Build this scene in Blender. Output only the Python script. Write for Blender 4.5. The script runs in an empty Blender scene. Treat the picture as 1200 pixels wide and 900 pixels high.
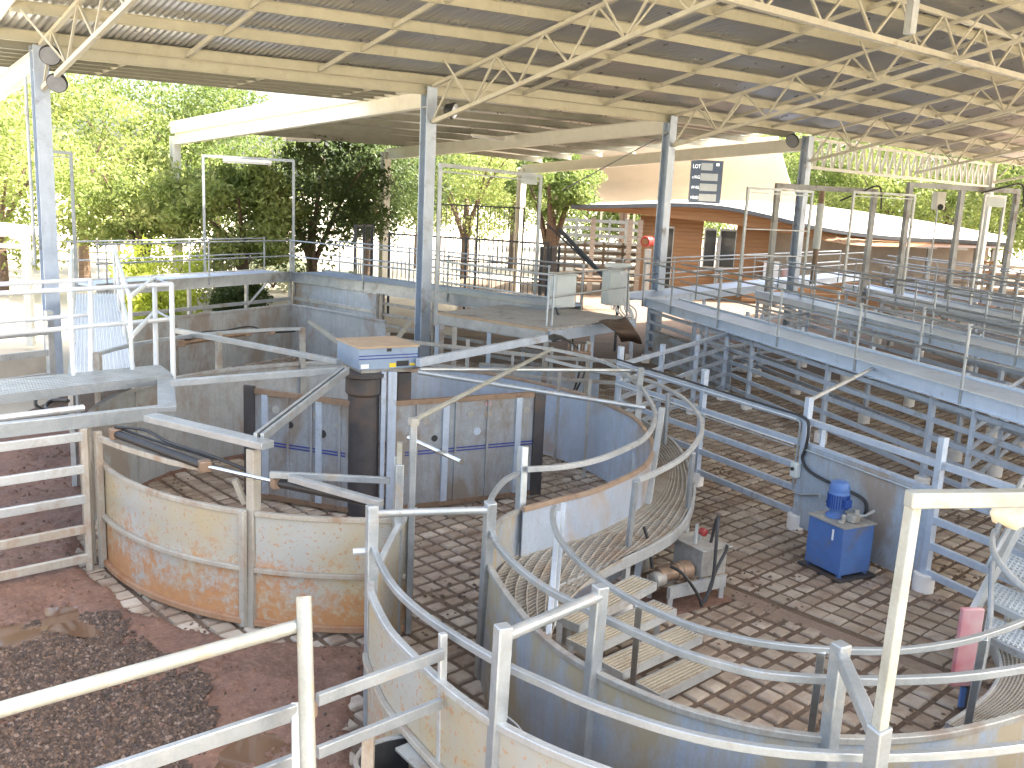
import bpy, bmesh, math, random
from mathutils import Vector, Matrix, noise
random.seed(7)
rad = math.radians
S = bpy.context.scene
COL = S.collection
# ------------------------------------------------------------------ camera model
FPX, PITCH, ROLL, CH = 1085.0, rad(11.2), rad(2.75), 4.2
CAM = Vector((0, 0, CH))
FW = Vector((0, math.cos(PITCH), -math.sin(PITCH)))
_r0 = Vector((1, 0, 0)); _u0 = _r0.cross(FW)
RT = _r0*math.cos(ROLL) + _u0*math.sin(ROLL)
UP = -_r0*math.sin(ROLL) + _u0*math.cos(ROLL)
def ray(px, py):
    return FW + RT*((px-600)/FPX) - UP*((py-450)/FPX)
def P(px, py, z=0.0):
    "world point at height z seen at pixel px,py of the 1200x900 photograph"
    d = ray(px, py); return CAM + d*((z-CH)/d.z)
def PD(px, py, dist):
    "world point at forward distance dist"
    d = ray(px, py); return CAM + d*(dist/d.y)
def PP(pts, z): return [P(x, y, z) for x, y in pts]
def V(x, y, z=0.0): return Vector((x, y, z))
def up(p, z): return Vector((p[0], p[1], z))
def lerp(a, b, t): return a + (b-a)*t
def spline(pts, n=8, closed=False):
    "Catmull-Rom through pts"
    pts = [Vector(p) for p in pts]; out = []
    m = len(pts)
    for i in range(m-1):
        p0 = pts[max(i-1, 0)]; p1 = pts[i]; p2 = pts[i+1]; p3 = pts[min(i+2, m-1)]
        for k in range(n):
            t = k/n
            out.append(0.5*((2*p1)+(p2-p0)*t+(2*p0-5*p1+4*p2-p3)*t*t+(3*p1-p0-3*p2+p3)*t**3))
    out.append(pts[-1]); return out
def arc(cx, cy, r, a0, a1, n=40, z=0.0):
    return [V(cx+r*math.cos(rad(a0+(a1-a0)*i/n)), cy+r*math.sin(rad(a0+(a1-a0)*i/n)), z) for i in range(n+1)]
def plen(pts): return sum((b-a).length for a, b in zip(pts, pts[1:]))
def at_len(pts, s):
    for a, b in zip(pts, pts[1:]):
        l = (b-a).length
        if s <= l and l > 0: return lerp(a, b, s/l)
        s -= l
    return pts[-1].copy()
# ------------------------------------------------------------------ mesh builder
LOC = {}
class MB:
    def __init__(s): s.v = []; s.f = []
    def add(s, vs, fs):
        o = len(s.v); s.v += [tuple(v) for v in vs]; s.f += [tuple(i+o for i in f) for f in fs]; return s
    def frame8(s, q):   # eight corners: bottom ring 0-3, top ring 4-7
        return s.add(q, [(3,2,1,0),(4,5,6,7),(0,1,5,4),(1,2,6,5),(2,3,7,6),(3,0,4,7)])
    def box(s, c, size, rz=0.0, tilt=None):
        x, y, z = size[0]/2, size[1]/2, size[2]/2
        m = Matrix.Rotation(rz, 3, 'Z')
        if tilt is not None: m = m @ tilt
        c = Vector(c)
        return s.frame8([c + m @ Vector(p) for p in [(-x,-y,-z),(x,-y,-z),(x,y,-z),(-x,y,-z),(-x,-y,z),(x,-y,z),(x,y,z),(-x,y,z)]])
    def beam(s, a, b, w, h, ang=None):
        "rectangular bar from a to b, w across, h in the upright direction"
        a, b = Vector(a), Vector(b); d = (b-a).normalized()
        if abs(d.z) > .9:
            x = Vector((math.cos(ang or 0), math.sin(ang or 0), 0)); x = (x - d*x.dot(d)).normalized()
        else: x = d.cross(Vector((0,0,1))).normalized()
        y = x.cross(d).normalized()
        q = []
        for p in (a, b):
            q += [p - x*w/2 - y*h/2, p + x*w/2 - y*h/2, p + x*w/2 + y*h/2, p - x*w/2 + y*h/2]
        return s.add(q, [(0,1,2,3),(7,6,5,4),(4,5,1,0),(5,6,2,1),(6,7,3,2),(7,4,0,3)])
    def hsec(s, a, b, w, h, tw=.012, tf=.018, ang=0.0):
        "upright H column or I beam"
        a, b = Vector(a), Vector(b); d = (b-a).normalized()
        if abs(d.z) > .9: x = Vector((math.cos(ang), math.sin(ang), 0)); y = d.cross(x).normalized(); x = y.cross(d).normalized()
        else: x = d.cross(Vector((0,0,1))).normalized(); y = x.cross(d).normalized()
        prof = [(-w/2,-h/2),(w/2,-h/2),(w/2,-h/2+tf),(tw/2,-h/2+tf),(tw/2,h/2-tf),(w/2,h/2-tf),(w/2,h/2),(-w/2,h/2),(-w/2,h/2-tf),(-tw/2,h/2-tf),(-tw/2,-h/2+tf),(-w/2,-h/2+tf)]
        n = len(prof); q = [p + x*u + y*v for p in (a, b) for u, v in prof]
        f = [(i, (i+1) % n, (i+1) % n + n, i+n) for i in range(n)]
        f += [(0,11,2,1)[::-1], (3,2,11,10), (4,3,10,9), (5,4,9,8), (6,5,8,7)]
        f += [tuple(i+n for i in g[::-1]) for g in [(0,11,2,1)[::-1], (3,2,11,10), (4,3,10,9), (5,4,9,8), (6,5,8,7)]]
        return s.add(q, f)
    def cee(s, a, b, w, h, t=.012, side=1):
        "C channel lying along a-b, opening to one side"
        a, b = Vector(a), Vector(b); d = (b-a).normalized(); x = d.cross(Vector((0,0,1))).normalized()*side; y = Vector((0,0,1))
        prof = [(0,-h/2),(w,-h/2),(w,-h/2+t),(t,-h/2+t),(t,h/2-t),(w,h/2-t),(w,h/2),(0,h/2)]
        q = [p + x*u + y*v for p in (a, b) for u, v in prof]; n = 8
        f = [(i, (i+1) % n, (i+1) % n+n, i+n) for i in range(n)]
        e = [(0,1,2,3),(0,3,4,7),(7,4,5,6)]
        f += [g[::-1] for g in e] + [tuple(i+n for i in g) for g in e]
        return s.add(q, f)
    def tube(s, pts, r, n=8, r2=None, cap=True):
        pts = [Vector(p) for p in pts]; m = len(pts); rings = []
        prev = None
        for i, p in enumerate(pts):
            d = (pts[min(i+1, m-1)] - pts[max(i-1, 0)]).normalized()
            if prev is None:
                ref = Vector((0,0,1)) if abs(d.z) < .9 else Vector((1,0,0))
                x = d.cross(ref).normalized()
            else:
                x = (prev - d*prev.dot(d)).normalized()
            prev = x; y = d.cross(x)
            rr = r if r2 is None else r + (r2-r)*i/(m-1)
            rings.append([p + (x*math.cos(2*math.pi*k/n) + y*math.sin(2*math.pi*k/n))*rr for k in range(n)])
        q = [p for g in rings for p in g]; f = []
        for i in range(m-1):
            for k in range(n):
                f.append((i*n+k, i*n+(k+1) % n, (i+1)*n+(k+1) % n, (i+1)*n+k))
        if cap: f += [tuple(range(n))[::-1], tuple((m-1)*n+k for k in range(n))]
        return s.add(q, f)
    def rail(s, pts, w, h):
        "rectangular section swept along a mostly level path"
        pts = [Vector(p) for p in pts]; m = len(pts); q = []; f = []
        for i, p in enumerate(pts):
            d = (pts[min(i+1, m-1)] - pts[max(i-1, 0)]); d.z = 0; d.normalize()
            x = Vector((d.y, -d.x, 0)); z = Vector((0,0,1))
            c = min(w, h)*.10
            q += [p+x*u+z*v for u, v in [(-w/2+c,-h/2),(w/2-c,-h/2),(w/2,-h/2+c),(w/2,h/2-c),(w/2-c,h/2),(-w/2+c,h/2),(-w/2,h/2-c),(-w/2,-h/2+c)]]
        for i in range(m-1):
            for k in range(8): f.append((i*8+k, i*8+(k+1) % 8, i*8+8+(k+1) % 8, i*8+8+k))
        f += [tuple(range(8))[::-1], tuple((m-1)*8+k for k in range(8))]
        return s.add(q, f)
    def wall(s, pts, z0, z1, t):
        "upright sheet of thickness t along a plan path"
        pts = [Vector(p) for p in pts]; m = len(pts); q = []; f = []
        for i, p in enumerate(pts):
            d = (pts[min(i+1, m-1)] - pts[max(i-1, 0)]); d.z = 0; d.normalize(); x = Vector((d.y, -d.x, 0))*t/2
            a, b = up(p+x, z0), up(p-x, z0)
            q += [a, b, up(b, z1), up(a, z1)]
        for i in range(m-1):
            o = i*4
            for k in range(4): f.append((o+k, o+4+k, o+4+(k+1) % 4, o+(k+1) % 4))
        f += [(0,1,2,3), tuple((m-1)*4+k for k in (3,2,1,0))]
        return s.add(q, f)
    def lathe(s, c, prof, n=20, axis=None):
        c = Vector(c); q = []; f = []; m = len(prof)
        if axis is None: X, Y, Z = Vector((1,0,0)), Vector((0,1,0)), Vector((0,0,1))
        else:
            Z = Vector(axis).normalized(); X = Z.orthogonal().normalized(); Y = Z.cross(X)
        for r, z in prof:
            q += [c + X*(r*math.cos(2*math.pi*k/n)) + Y*(r*math.sin(2*math.pi*k/n)) + Z*z for k in range(n)]
        for i in range(m-1):
            for k in range(n): f.append((i*n+k, i*n+(k+1) % n, (i+1)*n+(k+1) % n, (i+1)*n+k))
        f += [tuple(range(n))[::-1], tuple((m-1)*n+k for k in range(n))]
        return s.add(q, f)
    def slab(s, poly, z0, z1):
        n = len(poly); q = [up(p, z0) for p in poly] + [up(p, z1) for p in poly]
        return s.add(q, [tuple(range(n))[::-1], tuple(range(n, 2*n))] + [(i, (i+1) % n, (i+1) % n+n, i+n) for i in range(n)])
    def sheet(s, grid):
        "open grid of points"
        r, c = len(grid), len(grid[0]); q = [p for row in grid for p in row]
        return s.add(q, [(i*c+j, i*c+j+1, (i+1)*c+j+1, (i+1)*c+j) for i in range(r-1) for j in range(c-1)])
    def build(s, name, mat, parent=None, smooth=35, bevel=0, loc=None):
        if parent is not None: L = LOC[parent.name]
        elif loc is not None: L = Vector(loc)
        else:
            n = len(s.v); L = Vector((sum(v[0] for v in s.v)/n, sum(v[1] for v in s.v)/n, min(v[2] for v in s.v)))
        me = bpy.data.meshes.new(name)
        me.from_pydata([(v[0]-L.x, v[1]-L.y, v[2]-L.z) for v in s.v], [], s.f)
        bm = bmesh.new(); bm.from_mesh(me); bmesh.ops.recalc_face_normals(bm, faces=bm.faces); bm.to_mesh(me); bm.free()
        if smooth:
            me.polygons.foreach_set('use_smooth', [True]*len(me.polygons)); me.set_sharp_from_angle(angle=rad(smooth))
        me.materials.append(mat)
        o = bpy.data.objects.new(name, me); COL.objects.link(o)
        if parent is not None:
            o.parent = parent; LOC[o.name] = L
        else:
            o.location = L; LOC[o.name] = L
        if bevel:
            b = o.modifiers.new('bevel', 'BEVEL'); b.width = bevel; b.segments = 2; b.limit_method = 'ANGLE'; b.angle_limit = rad(40)
        return o
def tag(o, label, cat, group=None, kind=None):
    o['label'] = label; o['category'] = cat
    if group: o['group'] = group
    if kind: o['kind'] = kind
    return o
def thing(name, label, cat, loc, group=None):
    o = bpy.data.objects.new(name, None); COL.objects.link(o); o.empty_display_size = .2
    o.location = loc; LOC[o.name] = Vector(loc); return tag(o, label, cat, group)
def struct(o): o['kind'] = 'structure'; return o
def copy_tree(o, parent=None):
    c = o.copy(); COL.objects.link(c); c.parent = parent; LOC[c.name] = LOC.get(o.name, Vector())
    for ch in list(o.children): copy_tree(ch, c)
    return c
# ------------------------------------------------------------------ materials
def mat_base(name):
    m = bpy.data.materials.new(name); m.use_nodes = True
    nt = m.node_tree; b = nt.nodes['Principled BSDF']; return m, nt, b
def N(nt, typ, **kw):
    n = nt.nodes.new(typ)
    for k, v in kw.items(): setattr(n, k, v)
    return n
def tex_noise(nt, co, scale, detail=4, rough=.55, dist=0.0):
    n = N(nt, 'ShaderNodeTexNoise'); n.inputs['Scale'].default_value = scale; n.inputs['Detail'].default_value = detail
    n.inputs['Roughness'].default_value = rough; n.inputs['Distortion'].default_value = dist
    nt.links.new(co, n.inputs['Vector']); return n.outputs['Fac']
def ramp(nt, fac, stops):
    r = N(nt, 'ShaderNodeValToRGB'); e = r.color_ramp.elements
    while len(e) < len(stops): e.new(.5)
    for el, (p, c) in zip(e, stops):
        el.position = p; el.color = (*c, 1) if isinstance(c, (tuple, list)) else (c, c, c, 1)
    nt.links.new(fac, r.inputs['Fac']); return r.outputs['Color']
def mixc(nt, fac, a, b):
    n = N(nt, 'ShaderNodeMix', data_type='RGBA')
    def put(sock, v):
        if isinstance(v, (tuple, list)): sock.default_value = (*v, 1)
        elif isinstance(v, (int, float)): sock.default_value = v
        else: nt.links.new(v, sock)
    put(n.inputs[0], fac); put(n.inputs[6], a); put(n.inputs[7], b); return n.outputs[2]
def mth(nt, op, a, b=None, c=None):
    n = N(nt, 'ShaderNodeMath', operation=op)
    for i, v in enumerate((a, b, c)):
        if v is None: continue
        if isinstance(v, (int, float)): n.inputs[i].default_value = v
        else: nt.links.new(v, n.inputs[i])
    return n.outputs[0]
def bump(nt, b, h, strength=.3, dist=.01):
    n = N(nt, 'ShaderNodeBump'); n.inputs['Strength'].default_value = strength; n.inputs['Distance'].default_value = dist
    nt.links.new(h, n.inputs['Height']); nt.links.new(n.outputs['Normal'], b.inputs['Normal'])
def coords(nt): return N(nt, 'ShaderNodeTexCoord').outputs['Object']
def geopos(nt): return N(nt, 'ShaderNodeNewGeometry').outputs['Position']
def metal(name, c1, c2, metallic=.5, rough=.42, grime=(.16,.10,.06), amount=.25, gscale=2.2, streak=1.0, spangle=.06):
    "weathered galvanised or painted steel with blotches of grime"
    m, nt, b = mat_base(name); co = geopos(nt)
    mp = N(nt, 'ShaderNodeMapping'); mp.inputs['Scale'].default_value = (1, 1, streak); nt.links.new(co, mp.inputs['Vector']); cs = mp.outputs['Vector']
    base = mixc(nt, ramp(nt, tex_noise(nt, co, 2.6, 8, .7, .6), [(.34, 0.0), (.66, 1.0)]), c1, c2)
    vo = N(nt, 'ShaderNodeTexVoronoi'); vo.inputs['Scale'].default_value = 55; nt.links.new(co, vo.inputs['Vector'])
    sp = mth(nt, 'MULTIPLY_ADD', vo.outputs['Distance'], spangle*2, 1-spangle)
    hs = N(nt, 'ShaderNodeHueSaturation'); nt.links.new(base, hs.inputs['Color']); nt.links.new(sp, hs.inputs['Value'])
    g = tex_noise(nt, cs, gscale, 8, .66, .4)
    lo = .66 - .38*amount
    gm = ramp(nt, g, [(lo, 0.0), (min(lo+.13, 1), 1.0)])
    ms = N(nt, 'ShaderNodeMapping'); ms.inputs['Scale'].default_value = (7, 7, .55); nt.links.new(co, ms.inputs['Vector'])
    stk = ramp(nt, tex_noise(nt, ms.outputs['Vector'], 1.6, 6, .7), [(.60-.22*amount, 0.0), (.80-.2*amount, .8)])
    gm = mth(nt, 'MAXIMUM', mth(nt, 'MULTIPLY', gm, .5+.45*amount), mth(nt, 'MULTIPLY', stk, amount*1.1))
    sp2 = ramp(nt, tex_noise(nt, co, 28, 5, .7), [(.62-.12*amount, 0.0), (.72-.1*amount, .55)])
    gf = mth(nt, 'MAXIMUM', gm, mth(nt, 'MULTIPLY', sp2, min(1, amount*1.6)))
    col = mixc(nt, gf, hs.outputs['Color'], grime)
    nt.links.new(col, b.inputs['Base Color'])
    nt.links.new(mth(nt, 'MULTIPLY', mth(nt, 'SUBTRACT', 1.0, gf), metallic), b.inputs['Metallic'])
    r = mth(nt, 'ADD', mth(nt, 'MULTIPLY', gf, .4), mth(nt, 'MULTIPLY_ADD', tex_noise(nt, co, 14, 3), .22, rough-.11))
    nt.links.new(r, b.inputs['Roughness'])
    bump(nt, b, tex_noise(nt, co, 42, 4), .12, .003)
    return m
def plain(name, c1, c2, rough=.6, scale=4.0, metallic=0.0, bscale=60, bstr=.15, detail=6):
    m, nt, b = mat_base(name); co = geopos(nt)
    nt.links.new(mixc(nt, ramp(nt, tex_noise(nt, co, scale, detail, .6), [(.3, 0.0), (.7, 1.0)]), c1, c2), b.inputs['Base Color'])
    b.inputs['Roughness'].default_value = rough; b.inputs['Metallic'].default_value = metallic
    bump(nt, b, tex_noise(nt, co, bscale, 4), bstr, .004); return m
M = {}
M['galv'] = metal('galvanised_steel', (.55,.57,.56), (.42,.44,.43), .4, .40, (.24,.18,.12), .30)
M['galv_bright'] = metal('bright_galvanised_tube', (.43,.46,.47), (.29,.32,.33), .45, .34, (.32,.24,.15), .24, 3.2)
M['galv_blue'] = metal('sky_tinted_galvanised', (.52,.59,.68), (.42,.49,.57), .35, .40, (.22,.17,.12), .26)  # blue of the reflected sky put into the steel's base colour
M['galv_dirty'] = metal('dirty_galvanised', (.42,.42,.38), (.31,.30,.27), .3, .5, (.20,.13,.08), .46, 1.6)
M['sheet_blue'] = metal('blue_grey_sheet_steel', (.44,.52,.60), (.34,.41,.48), .3, .38, (.30,.20,.10), .52, 1.0, .6)
M['sheet_mix'] = metal('stained_yard_sheet', (.46,.53,.62), (.39,.45,.52), .3, .4, (.33,.23,.14), .46, .9, .8)
M['rail_white'] = metal('bright_pipe_rail', (.74,.77,.77), (.64,.67,.67), .2, .36, (.45,.38,.28), .12, 3)
M['catwalk_skylit'] = metal('skylit_channel', (.64,.73,.84), (.55,.64,.75), .25, .38, (.24,.19,.14), .16)  # lighter copy of the blue galvanised steel, sky fill light put into it
M['sheet_inner'] = metal('stained_race_sheet', (.40,.47,.55), (.31,.37,.44), .3, .4, (.36,.27,.12), .60, 1.5, .45)
M['sheet_brown'] = metal('mud_stained_sheet_steel', (.44,.46,.46), (.34,.37,.38), .2, .5, (.25,.19,.13), .50, 1.2, .6)
M['gate_sheet'] = metal('gate_sheet_steel', (.34,.37,.38), (.26,.28,.30), .25, .46, (.19,.14,.09), .56, 1.5, .5)
M['dark_steel'] = metal('dark_drum_steel', (.085,.08,.08), (.055,.052,.052), .3, .5, (.12,.08,.055), .4, 2.0)
M['cream'] = metal('zinc_purlin', (.54,.51,.37), (.46,.43,.31), .2, .42, (.28,.20,.11), .14)  # warm bounce off the ground put into the zinc colour
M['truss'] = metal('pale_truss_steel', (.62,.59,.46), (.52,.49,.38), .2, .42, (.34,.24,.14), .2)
M['shade_purlin'] = metal('shaded_zinc_purlin', (.33,.32,.25), (.27,.26,.20), .2, .42, (.25,.18,.11), .14)  # darker copy of the purlin zinc, lean-to shade put into its colour
M['white_steel'] = metal('white_painted_steel', (.78,.76,.66), (.70,.68,.58), .05, .5, (.35,.28,.2), .05)
M['old_steel'] = metal('old_grey_portal_steel', (.38,.39,.38), (.28,.29,.28), .35, .5, (.2,.13,.08), .3)
M['pole_paint'] = metal('weathered_pale_pole', (.37,.38,.34), (.27,.27,.23), .2, .42, (.38,.28,.15), .26, 3)
M['mud_rim'] = metal('mud_crusted_rim', (.38,.28,.20), (.30,.21,.14), .1, .6, (.22,.14,.09), .4, 4)
M['tread'] = metal('dusty_step_grating', (.60,.54,.42), (.48,.42,.32), .2, .5, (.26,.18,.11), .3, 4)
M['rubber'] = plain('black_rubber', (.022,.022,.024), (.05,.045,.04), .6, 6)
M['rubber_brown'] = plain('mud_brown_rubber_flap', (.15,.085,.045), (.05,.038,.03), .75, 4)
M['hose'] = plain('hose_rubber', (.02,.02,.022), (.035,.033,.03), .45, 8)
M['lid'] = plain('dusty_tan_lid', (.46,.34,.22), (.38,.28,.18), .75, 5)
M['box_blue'] = metal('pale_blue_box_paint', (.26,.34,.44), (.22,.29,.38), .2, .45, (.2,.16,.12), .08)
M['blue_line'] = plain('dark_blue_stripe', (.03,.05,.26), (.02,.04,.2), .5)
M['blue_paint'] = metal('bright_blue_paint', (.085,.18,.42), (.065,.14,.34), .0, .42, (.17,.14,.11), .30, 3)
M['blue_dark'] = plain('dark_blue_motor_paint', (.02,.07,.28), (.015,.05,.2), .4, 8)
M['enclosure'] = metal('pale_enclosure_paint', (.66,.70,.66), (.60,.64,.6), .0, .4, (.4,.33,.24), .06)
M['white_pvc'] = plain('white_pvc_sleeve', (.80,.78,.73), (.70,.66,.59), .5, 3)
M['concrete'] = plain('pale_concrete', (.50,.45,.37), (.40,.36,.30), .85, 3)
M['red'] = plain('red_paint', (.34,.035,.03), (.26,.03,.028), .4)
M['pink_pad'] = plain('sun_faded_red_plastic', (.55,.42,.40), (.50,.16,.18), .55, 2.6, 0, 40, .1, 3)
M['brown_cyl'] = metal('rusty_brown_casing', (.30,.21,.14), (.22,.15,.1), .35, .5, (.14,.08,.05), .35, 5)
M['chrome'] = plain('polished_rod', (.80,.82,.84), (.74,.76,.78), .14, 5, 1.0, 60, .02)
M['cable_white'] = plain('white_cable', (.75,.75,.72), (.65,.64,.6), .5)
M['timber'] = None
M['black'] = plain('matt_black', (.02,.02,.02), (.03,.03,.03), .6)
M['picket'] = plain('dark_grey_picket_paint', (.07,.075,.085), (.05,.055,.06), .5)
M['yellow_lab'] = plain('yellow_label', (.75,.55,.03), (.7,.5,.03), .5)
M['white_lab'] = plain('white_label', (.8,.8,.78), (.75,.75,.73), .5)
M['glass'] = plain('dark_window_glass', (.03,.035,.035), (.05,.05,.045), .08, 2, 0, 10, .0)
M['lens_grey'] = plain('grey_lamp_glass', (.22,.23,.24), (.3,.31,.32), .1, 5)
M['lens'] = plain('pale_lamp_lens', (.75,.78,.8), (.7,.72,.74), .12, 5)
M['cloth'] = plain('cream_bag_plastic', (.80,.74,.58), (.66,.55,.36), .55, 9, 0, 25, .5)
M['deck_grey'] = metal('grey_plank_deck', (.48,.46,.43), (.38,.37,.35), .15, .6, (.2,.16,.12), .3, 2)
M['alu'] = metal('ribbed_aluminium', (.84,.86,.88), (.78,.80,.83), .4, .36, (.4,.36,.3), .05)
def rust_sheet(name, shift, slope, spk):
    m, nt, b = mat_base(name); co = geopos(nt)
    sx = N(nt, 'ShaderNodeSeparateXYZ'); nt.links.new(co, sx.inputs[0])
    base = mixc(nt, tex_noise(nt, co, 2.5, 5), (.46,.48,.46), (.36,.36,.32))
    warm = mixc(nt, ramp(nt, tex_noise(nt, co, 1.2, 6, .6), [(.40, 0.0), (.62, .8)]), base, (.46,.38,.22))
    n1 = tex_noise(nt, co, 2.0, 9, .72, .3); n2 = tex_noise(nt, co, 16, 6, .72)
    thr = mth(nt, 'ADD', mth(nt, 'MULTIPLY', n1, .55), mth(nt, 'MULTIPLY', n2, .5))
    hgt = mth(nt, 'MULTIPLY', mth(nt, 'POWER', mth(nt, 'MAXIMUM', sx.outputs['Z'], 0.0), 1.5), slope)          # splash line of the mud: rust starts low on the sheet
    f = ramp(nt, mth(nt, 'SUBTRACT', thr, hgt), [(.47-shift, 0.0), (.60-shift, .9)])
    sp = ramp(nt, tex_noise(nt, co, 24, 3, .6), [(.64-spk, 0.0), (.69-spk, .9)])
    f = mth(nt, 'MAXIMUM', f, mth(nt, 'MULTIPLY', sp, .75))
    rc = mixc(nt, tex_noise(nt, co, 9, 5), (.33,.115,.03), (.52,.27,.10))
    nt.links.new(mixc(nt, f, warm, rc), b.inputs['Base Color'])
    nt.links.new(mth(nt, 'MULTIPLY', mth(nt, 'SUBTRACT', 1.0, f), .25), b.inputs['Metallic'])
    nt.links.new(mth(nt, 'MULTIPLY_ADD', f, .35, .5), b.inputs['Roughness'])
    bump(nt, b, mth(nt, 'ADD', n2, f), .2, .004); return m
M['rust'] = rust_sheet('rusted_galvanised_sheet', .085, .23, .04)
M['rust_light'] = rust_sheet('rust_speckled_sheet', .0, .16, .05)
M['rust_bar'] = metal('rust_brown_bar', (.40,.25,.15), (.32,.18,.10), .1, .6, (.30,.12,.045), .5, 3)
M['rust_post'] = metal('rust_stained_post', (.46,.44,.38), (.36,.33,.27), .25, .5, (.29,.175,.10), .40, 2.4, .5)
def timber(name, c1, c2):
    m, nt, b = mat_base(name); co = geopos(nt)
    mp = N(nt, 'ShaderNodeMapping'); mp.inputs['Scale'].default_value = (.5, .5, 9); nt.links.new(co, mp.inputs['Vector'])
    nt.links.new(mixc(nt, tex_noise(nt, mp.outputs['Vector'], 2.2, 6, .6, .3), c1, c2), b.inputs['Base Color'])
    b.inputs['Roughness'].default_value = .55
    w = N(nt, 'ShaderNodeTexWave', bands_direction='Z'); w.inputs['Scale'].default_value = 1.6; nt.links.new(co, w.inputs['Vector'])
    bump(nt, b, ramp(nt, w.outputs['Fac'], [(0.0, 0.0), (.16, 1.0)]), .8, .02); return m
M['timber'] = timber('orange_timber_cladding', (.30,.165,.07), (.18,.09,.036))
M['old_timber'] = timber('grey_rail_timber', (.34,.28,.22), (.24,.20,.16))
M['bark'] = timber('bark', (.14,.085,.05), (.09,.06,.04))
def leaves(name, c1, c2, c3):
    m, nt, b = mat_base(name); g = N(nt, 'ShaderNodeNewGeometry')
    tint = mth(nt, 'ADD', mth(nt, 'MULTIPLY', g.outputs['Random Per Island'], .45), mth(nt, 'MULTIPLY', ramp(nt, tex_noise(nt, g.outputs['Position'], .9, 3, .6), [(.36, 0.0), (.64, 1.0)]), .55))
    col = ramp(nt, tint, [(0.0, c1), (.5, c2), (1.0, c3)])
    nt.links.new(col, b.inputs['Base Color']); b.inputs['Roughness'].default_value = .5
    t = N(nt, 'ShaderNodeBsdfTranslucent'); nt.links.new(col, t.inputs['Color'])
    mx = N(nt, 'ShaderNodeMixShader'); mx.inputs[0].default_value = .5
    nt.links.new(b.outputs[0], mx.inputs[1]); nt.links.new(t.outputs[0], mx.inputs[2])
    nt.links.new(mx.outputs[0], nt.nodes['Material Output'].inputs['Surface']); return m
M['leaf_bright'] = leaves('bright_leaves', (.10,.15,.03), (.26,.31,.08), (.46,.47,.18))
M['leaf_mid'] = leaves('mid_green_leaves', (.06,.10,.02), (.16,.22,.05), (.32,.36,.12))
M['leaf_dark'] = leaves('dark_green_leaves', (.05,.08,.022), (.085,.125,.035), (.16,.2,.07))
M['leaf_lime_lit'] = leaves('sunlit_lime_leaves', (.26,.34,.03), (.42,.48,.06), (.55,.58,.12))  # lime leaves brightened to stand in for sun the lean-to blocks
M['leaf_pale'] = leaves('pale_flowering_leaves', (.30,.34,.20), (.45,.47,.34), (.14,.2,.06))
def paver():
    m, nt, b = mat_base('stone_brown_paver'); co = geopos(nt); g = N(nt, 'ShaderNodeNewGeometry')
    c = ramp(nt, g.outputs['Random Per Island'], [(0.0, (.28,.225,.165)), (.5, (.375,.315,.24)), (1.0, (.47,.405,.325))])
    c = mixc(nt, ramp(nt, tex_noise(nt, co, 2.0, 6, .65), [(.42, 0.0), (.62, .75)]), c, (.20,.13,.085))
    c = mixc(nt, ramp(nt, tex_noise(nt, co, 30, 5, .7), [(.5, 0.0), (.75, .5)]), c, (.33,.28,.22))
    nt.links.new(c, b.inputs['Base Color']); b.inputs['Roughness'].default_value = .8
    bump(nt, b, tex_noise(nt, co, 55, 6, .7), .5, .006); return m
M['paver'] = paver()
def soil(name, c1, c2, c3, sc=1.5, wet=.75, bs=.7):
    m, nt, b = mat_base(name); co = geopos(nt)
    c = mixc(nt, ramp(nt, tex_noise(nt, co, sc, 8, .65), [(.35, 0.0), (.65, 1.0)]), c1, c2)
    c = mixc(nt, ramp(nt, tex_noise(nt, co, 22, 6, .7), [(.45, 0.0), (.7, .7)]), c, c3)
    nt.links.new(c, b.inputs['Base Color']); b.inputs['Roughness'].default_value = wet
    h = mth(nt, 'ADD', tex_noise(nt, co, 12, 8, .7), mth(nt, 'MULTIPLY', tex_noise(nt, co, 60, 5, .7), .5))
    bump(nt, b, h, bs, .03); return m
M['dirt'] = soil('red_brown_dirt', (.20,.105,.068), (.115,.064,.044), (.29,.17,.115))
M['groove'] = soil('groove_mud', (.15,.103,.068), (.105,.07,.047), (.20,.14,.095), 3)
M['gravel'] = soil('gravel_base', (.085,.055,.038), (.055,.037,.026), (.13,.085,.06), 5, .85, 1.0)
M['pale_ground'] = soil('pale_sunlit_ground', (.50,.44,.34), (.40,.35,.26), (.55,.50,.42), .4, .9, .3)
def stone():
    m, nt, b = mat_base('gravel_stones'); g = N(nt, 'ShaderNodeNewGeometry')
    nt.links.new(ramp(nt, g.outputs['Random Per Island'], [(0.0, (.04,.027,.02)), (.5, (.085,.055,.037)), (.85, (.135,.085,.055)), (1.0, (.22,.16,.12))]), b.inputs['Base Color'])
    b.inputs['Roughness'].default_value = .75; return m
M['stone'] = stone()
m, nt, b = mat_base('muddy_water'); b.inputs['Base Color'].default_value = (.13,.075,.045,1); b.inputs['Roughness'].default_value = .04; b.inputs['Specular IOR Level'].default_value = .9
bump(nt, b, tex_noise(nt, geopos(nt), 7, 3), .05, .01); M['water'] = m
def mesh_mat():   # punched and expanded steel: a real weave of holes via procedural alpha
    return metal('walkway_grating', (.48,.46,.40), (.38,.35,.30), .35, .5, (.26,.18,.11), .4, 2)
M['grating'] = mesh_mat()
def roofsheet():
    m, nt, b = mat_base('zincalume_roof_sheet'); co = geopos(nt)
    nt.links.new(mixc(nt, tex_noise(nt, co, .8, 6, .6), (.62,.62,.61), (.48,.48,.47)), b.inputs['Base Color'])
    b.inputs['Metallic'].default_value = .65
    nt.links.new(mth(nt, 'MULTIPLY_ADD', tex_noise(nt, co, 2.0, 3), .16, .22), b.inputs['Roughness']); return m
M['roof'] = roofsheet()
M['roof_top'] = plain('white_roof_sheet', (.78,.76,.70), (.74,.72,.66), .4, 1)
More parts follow.
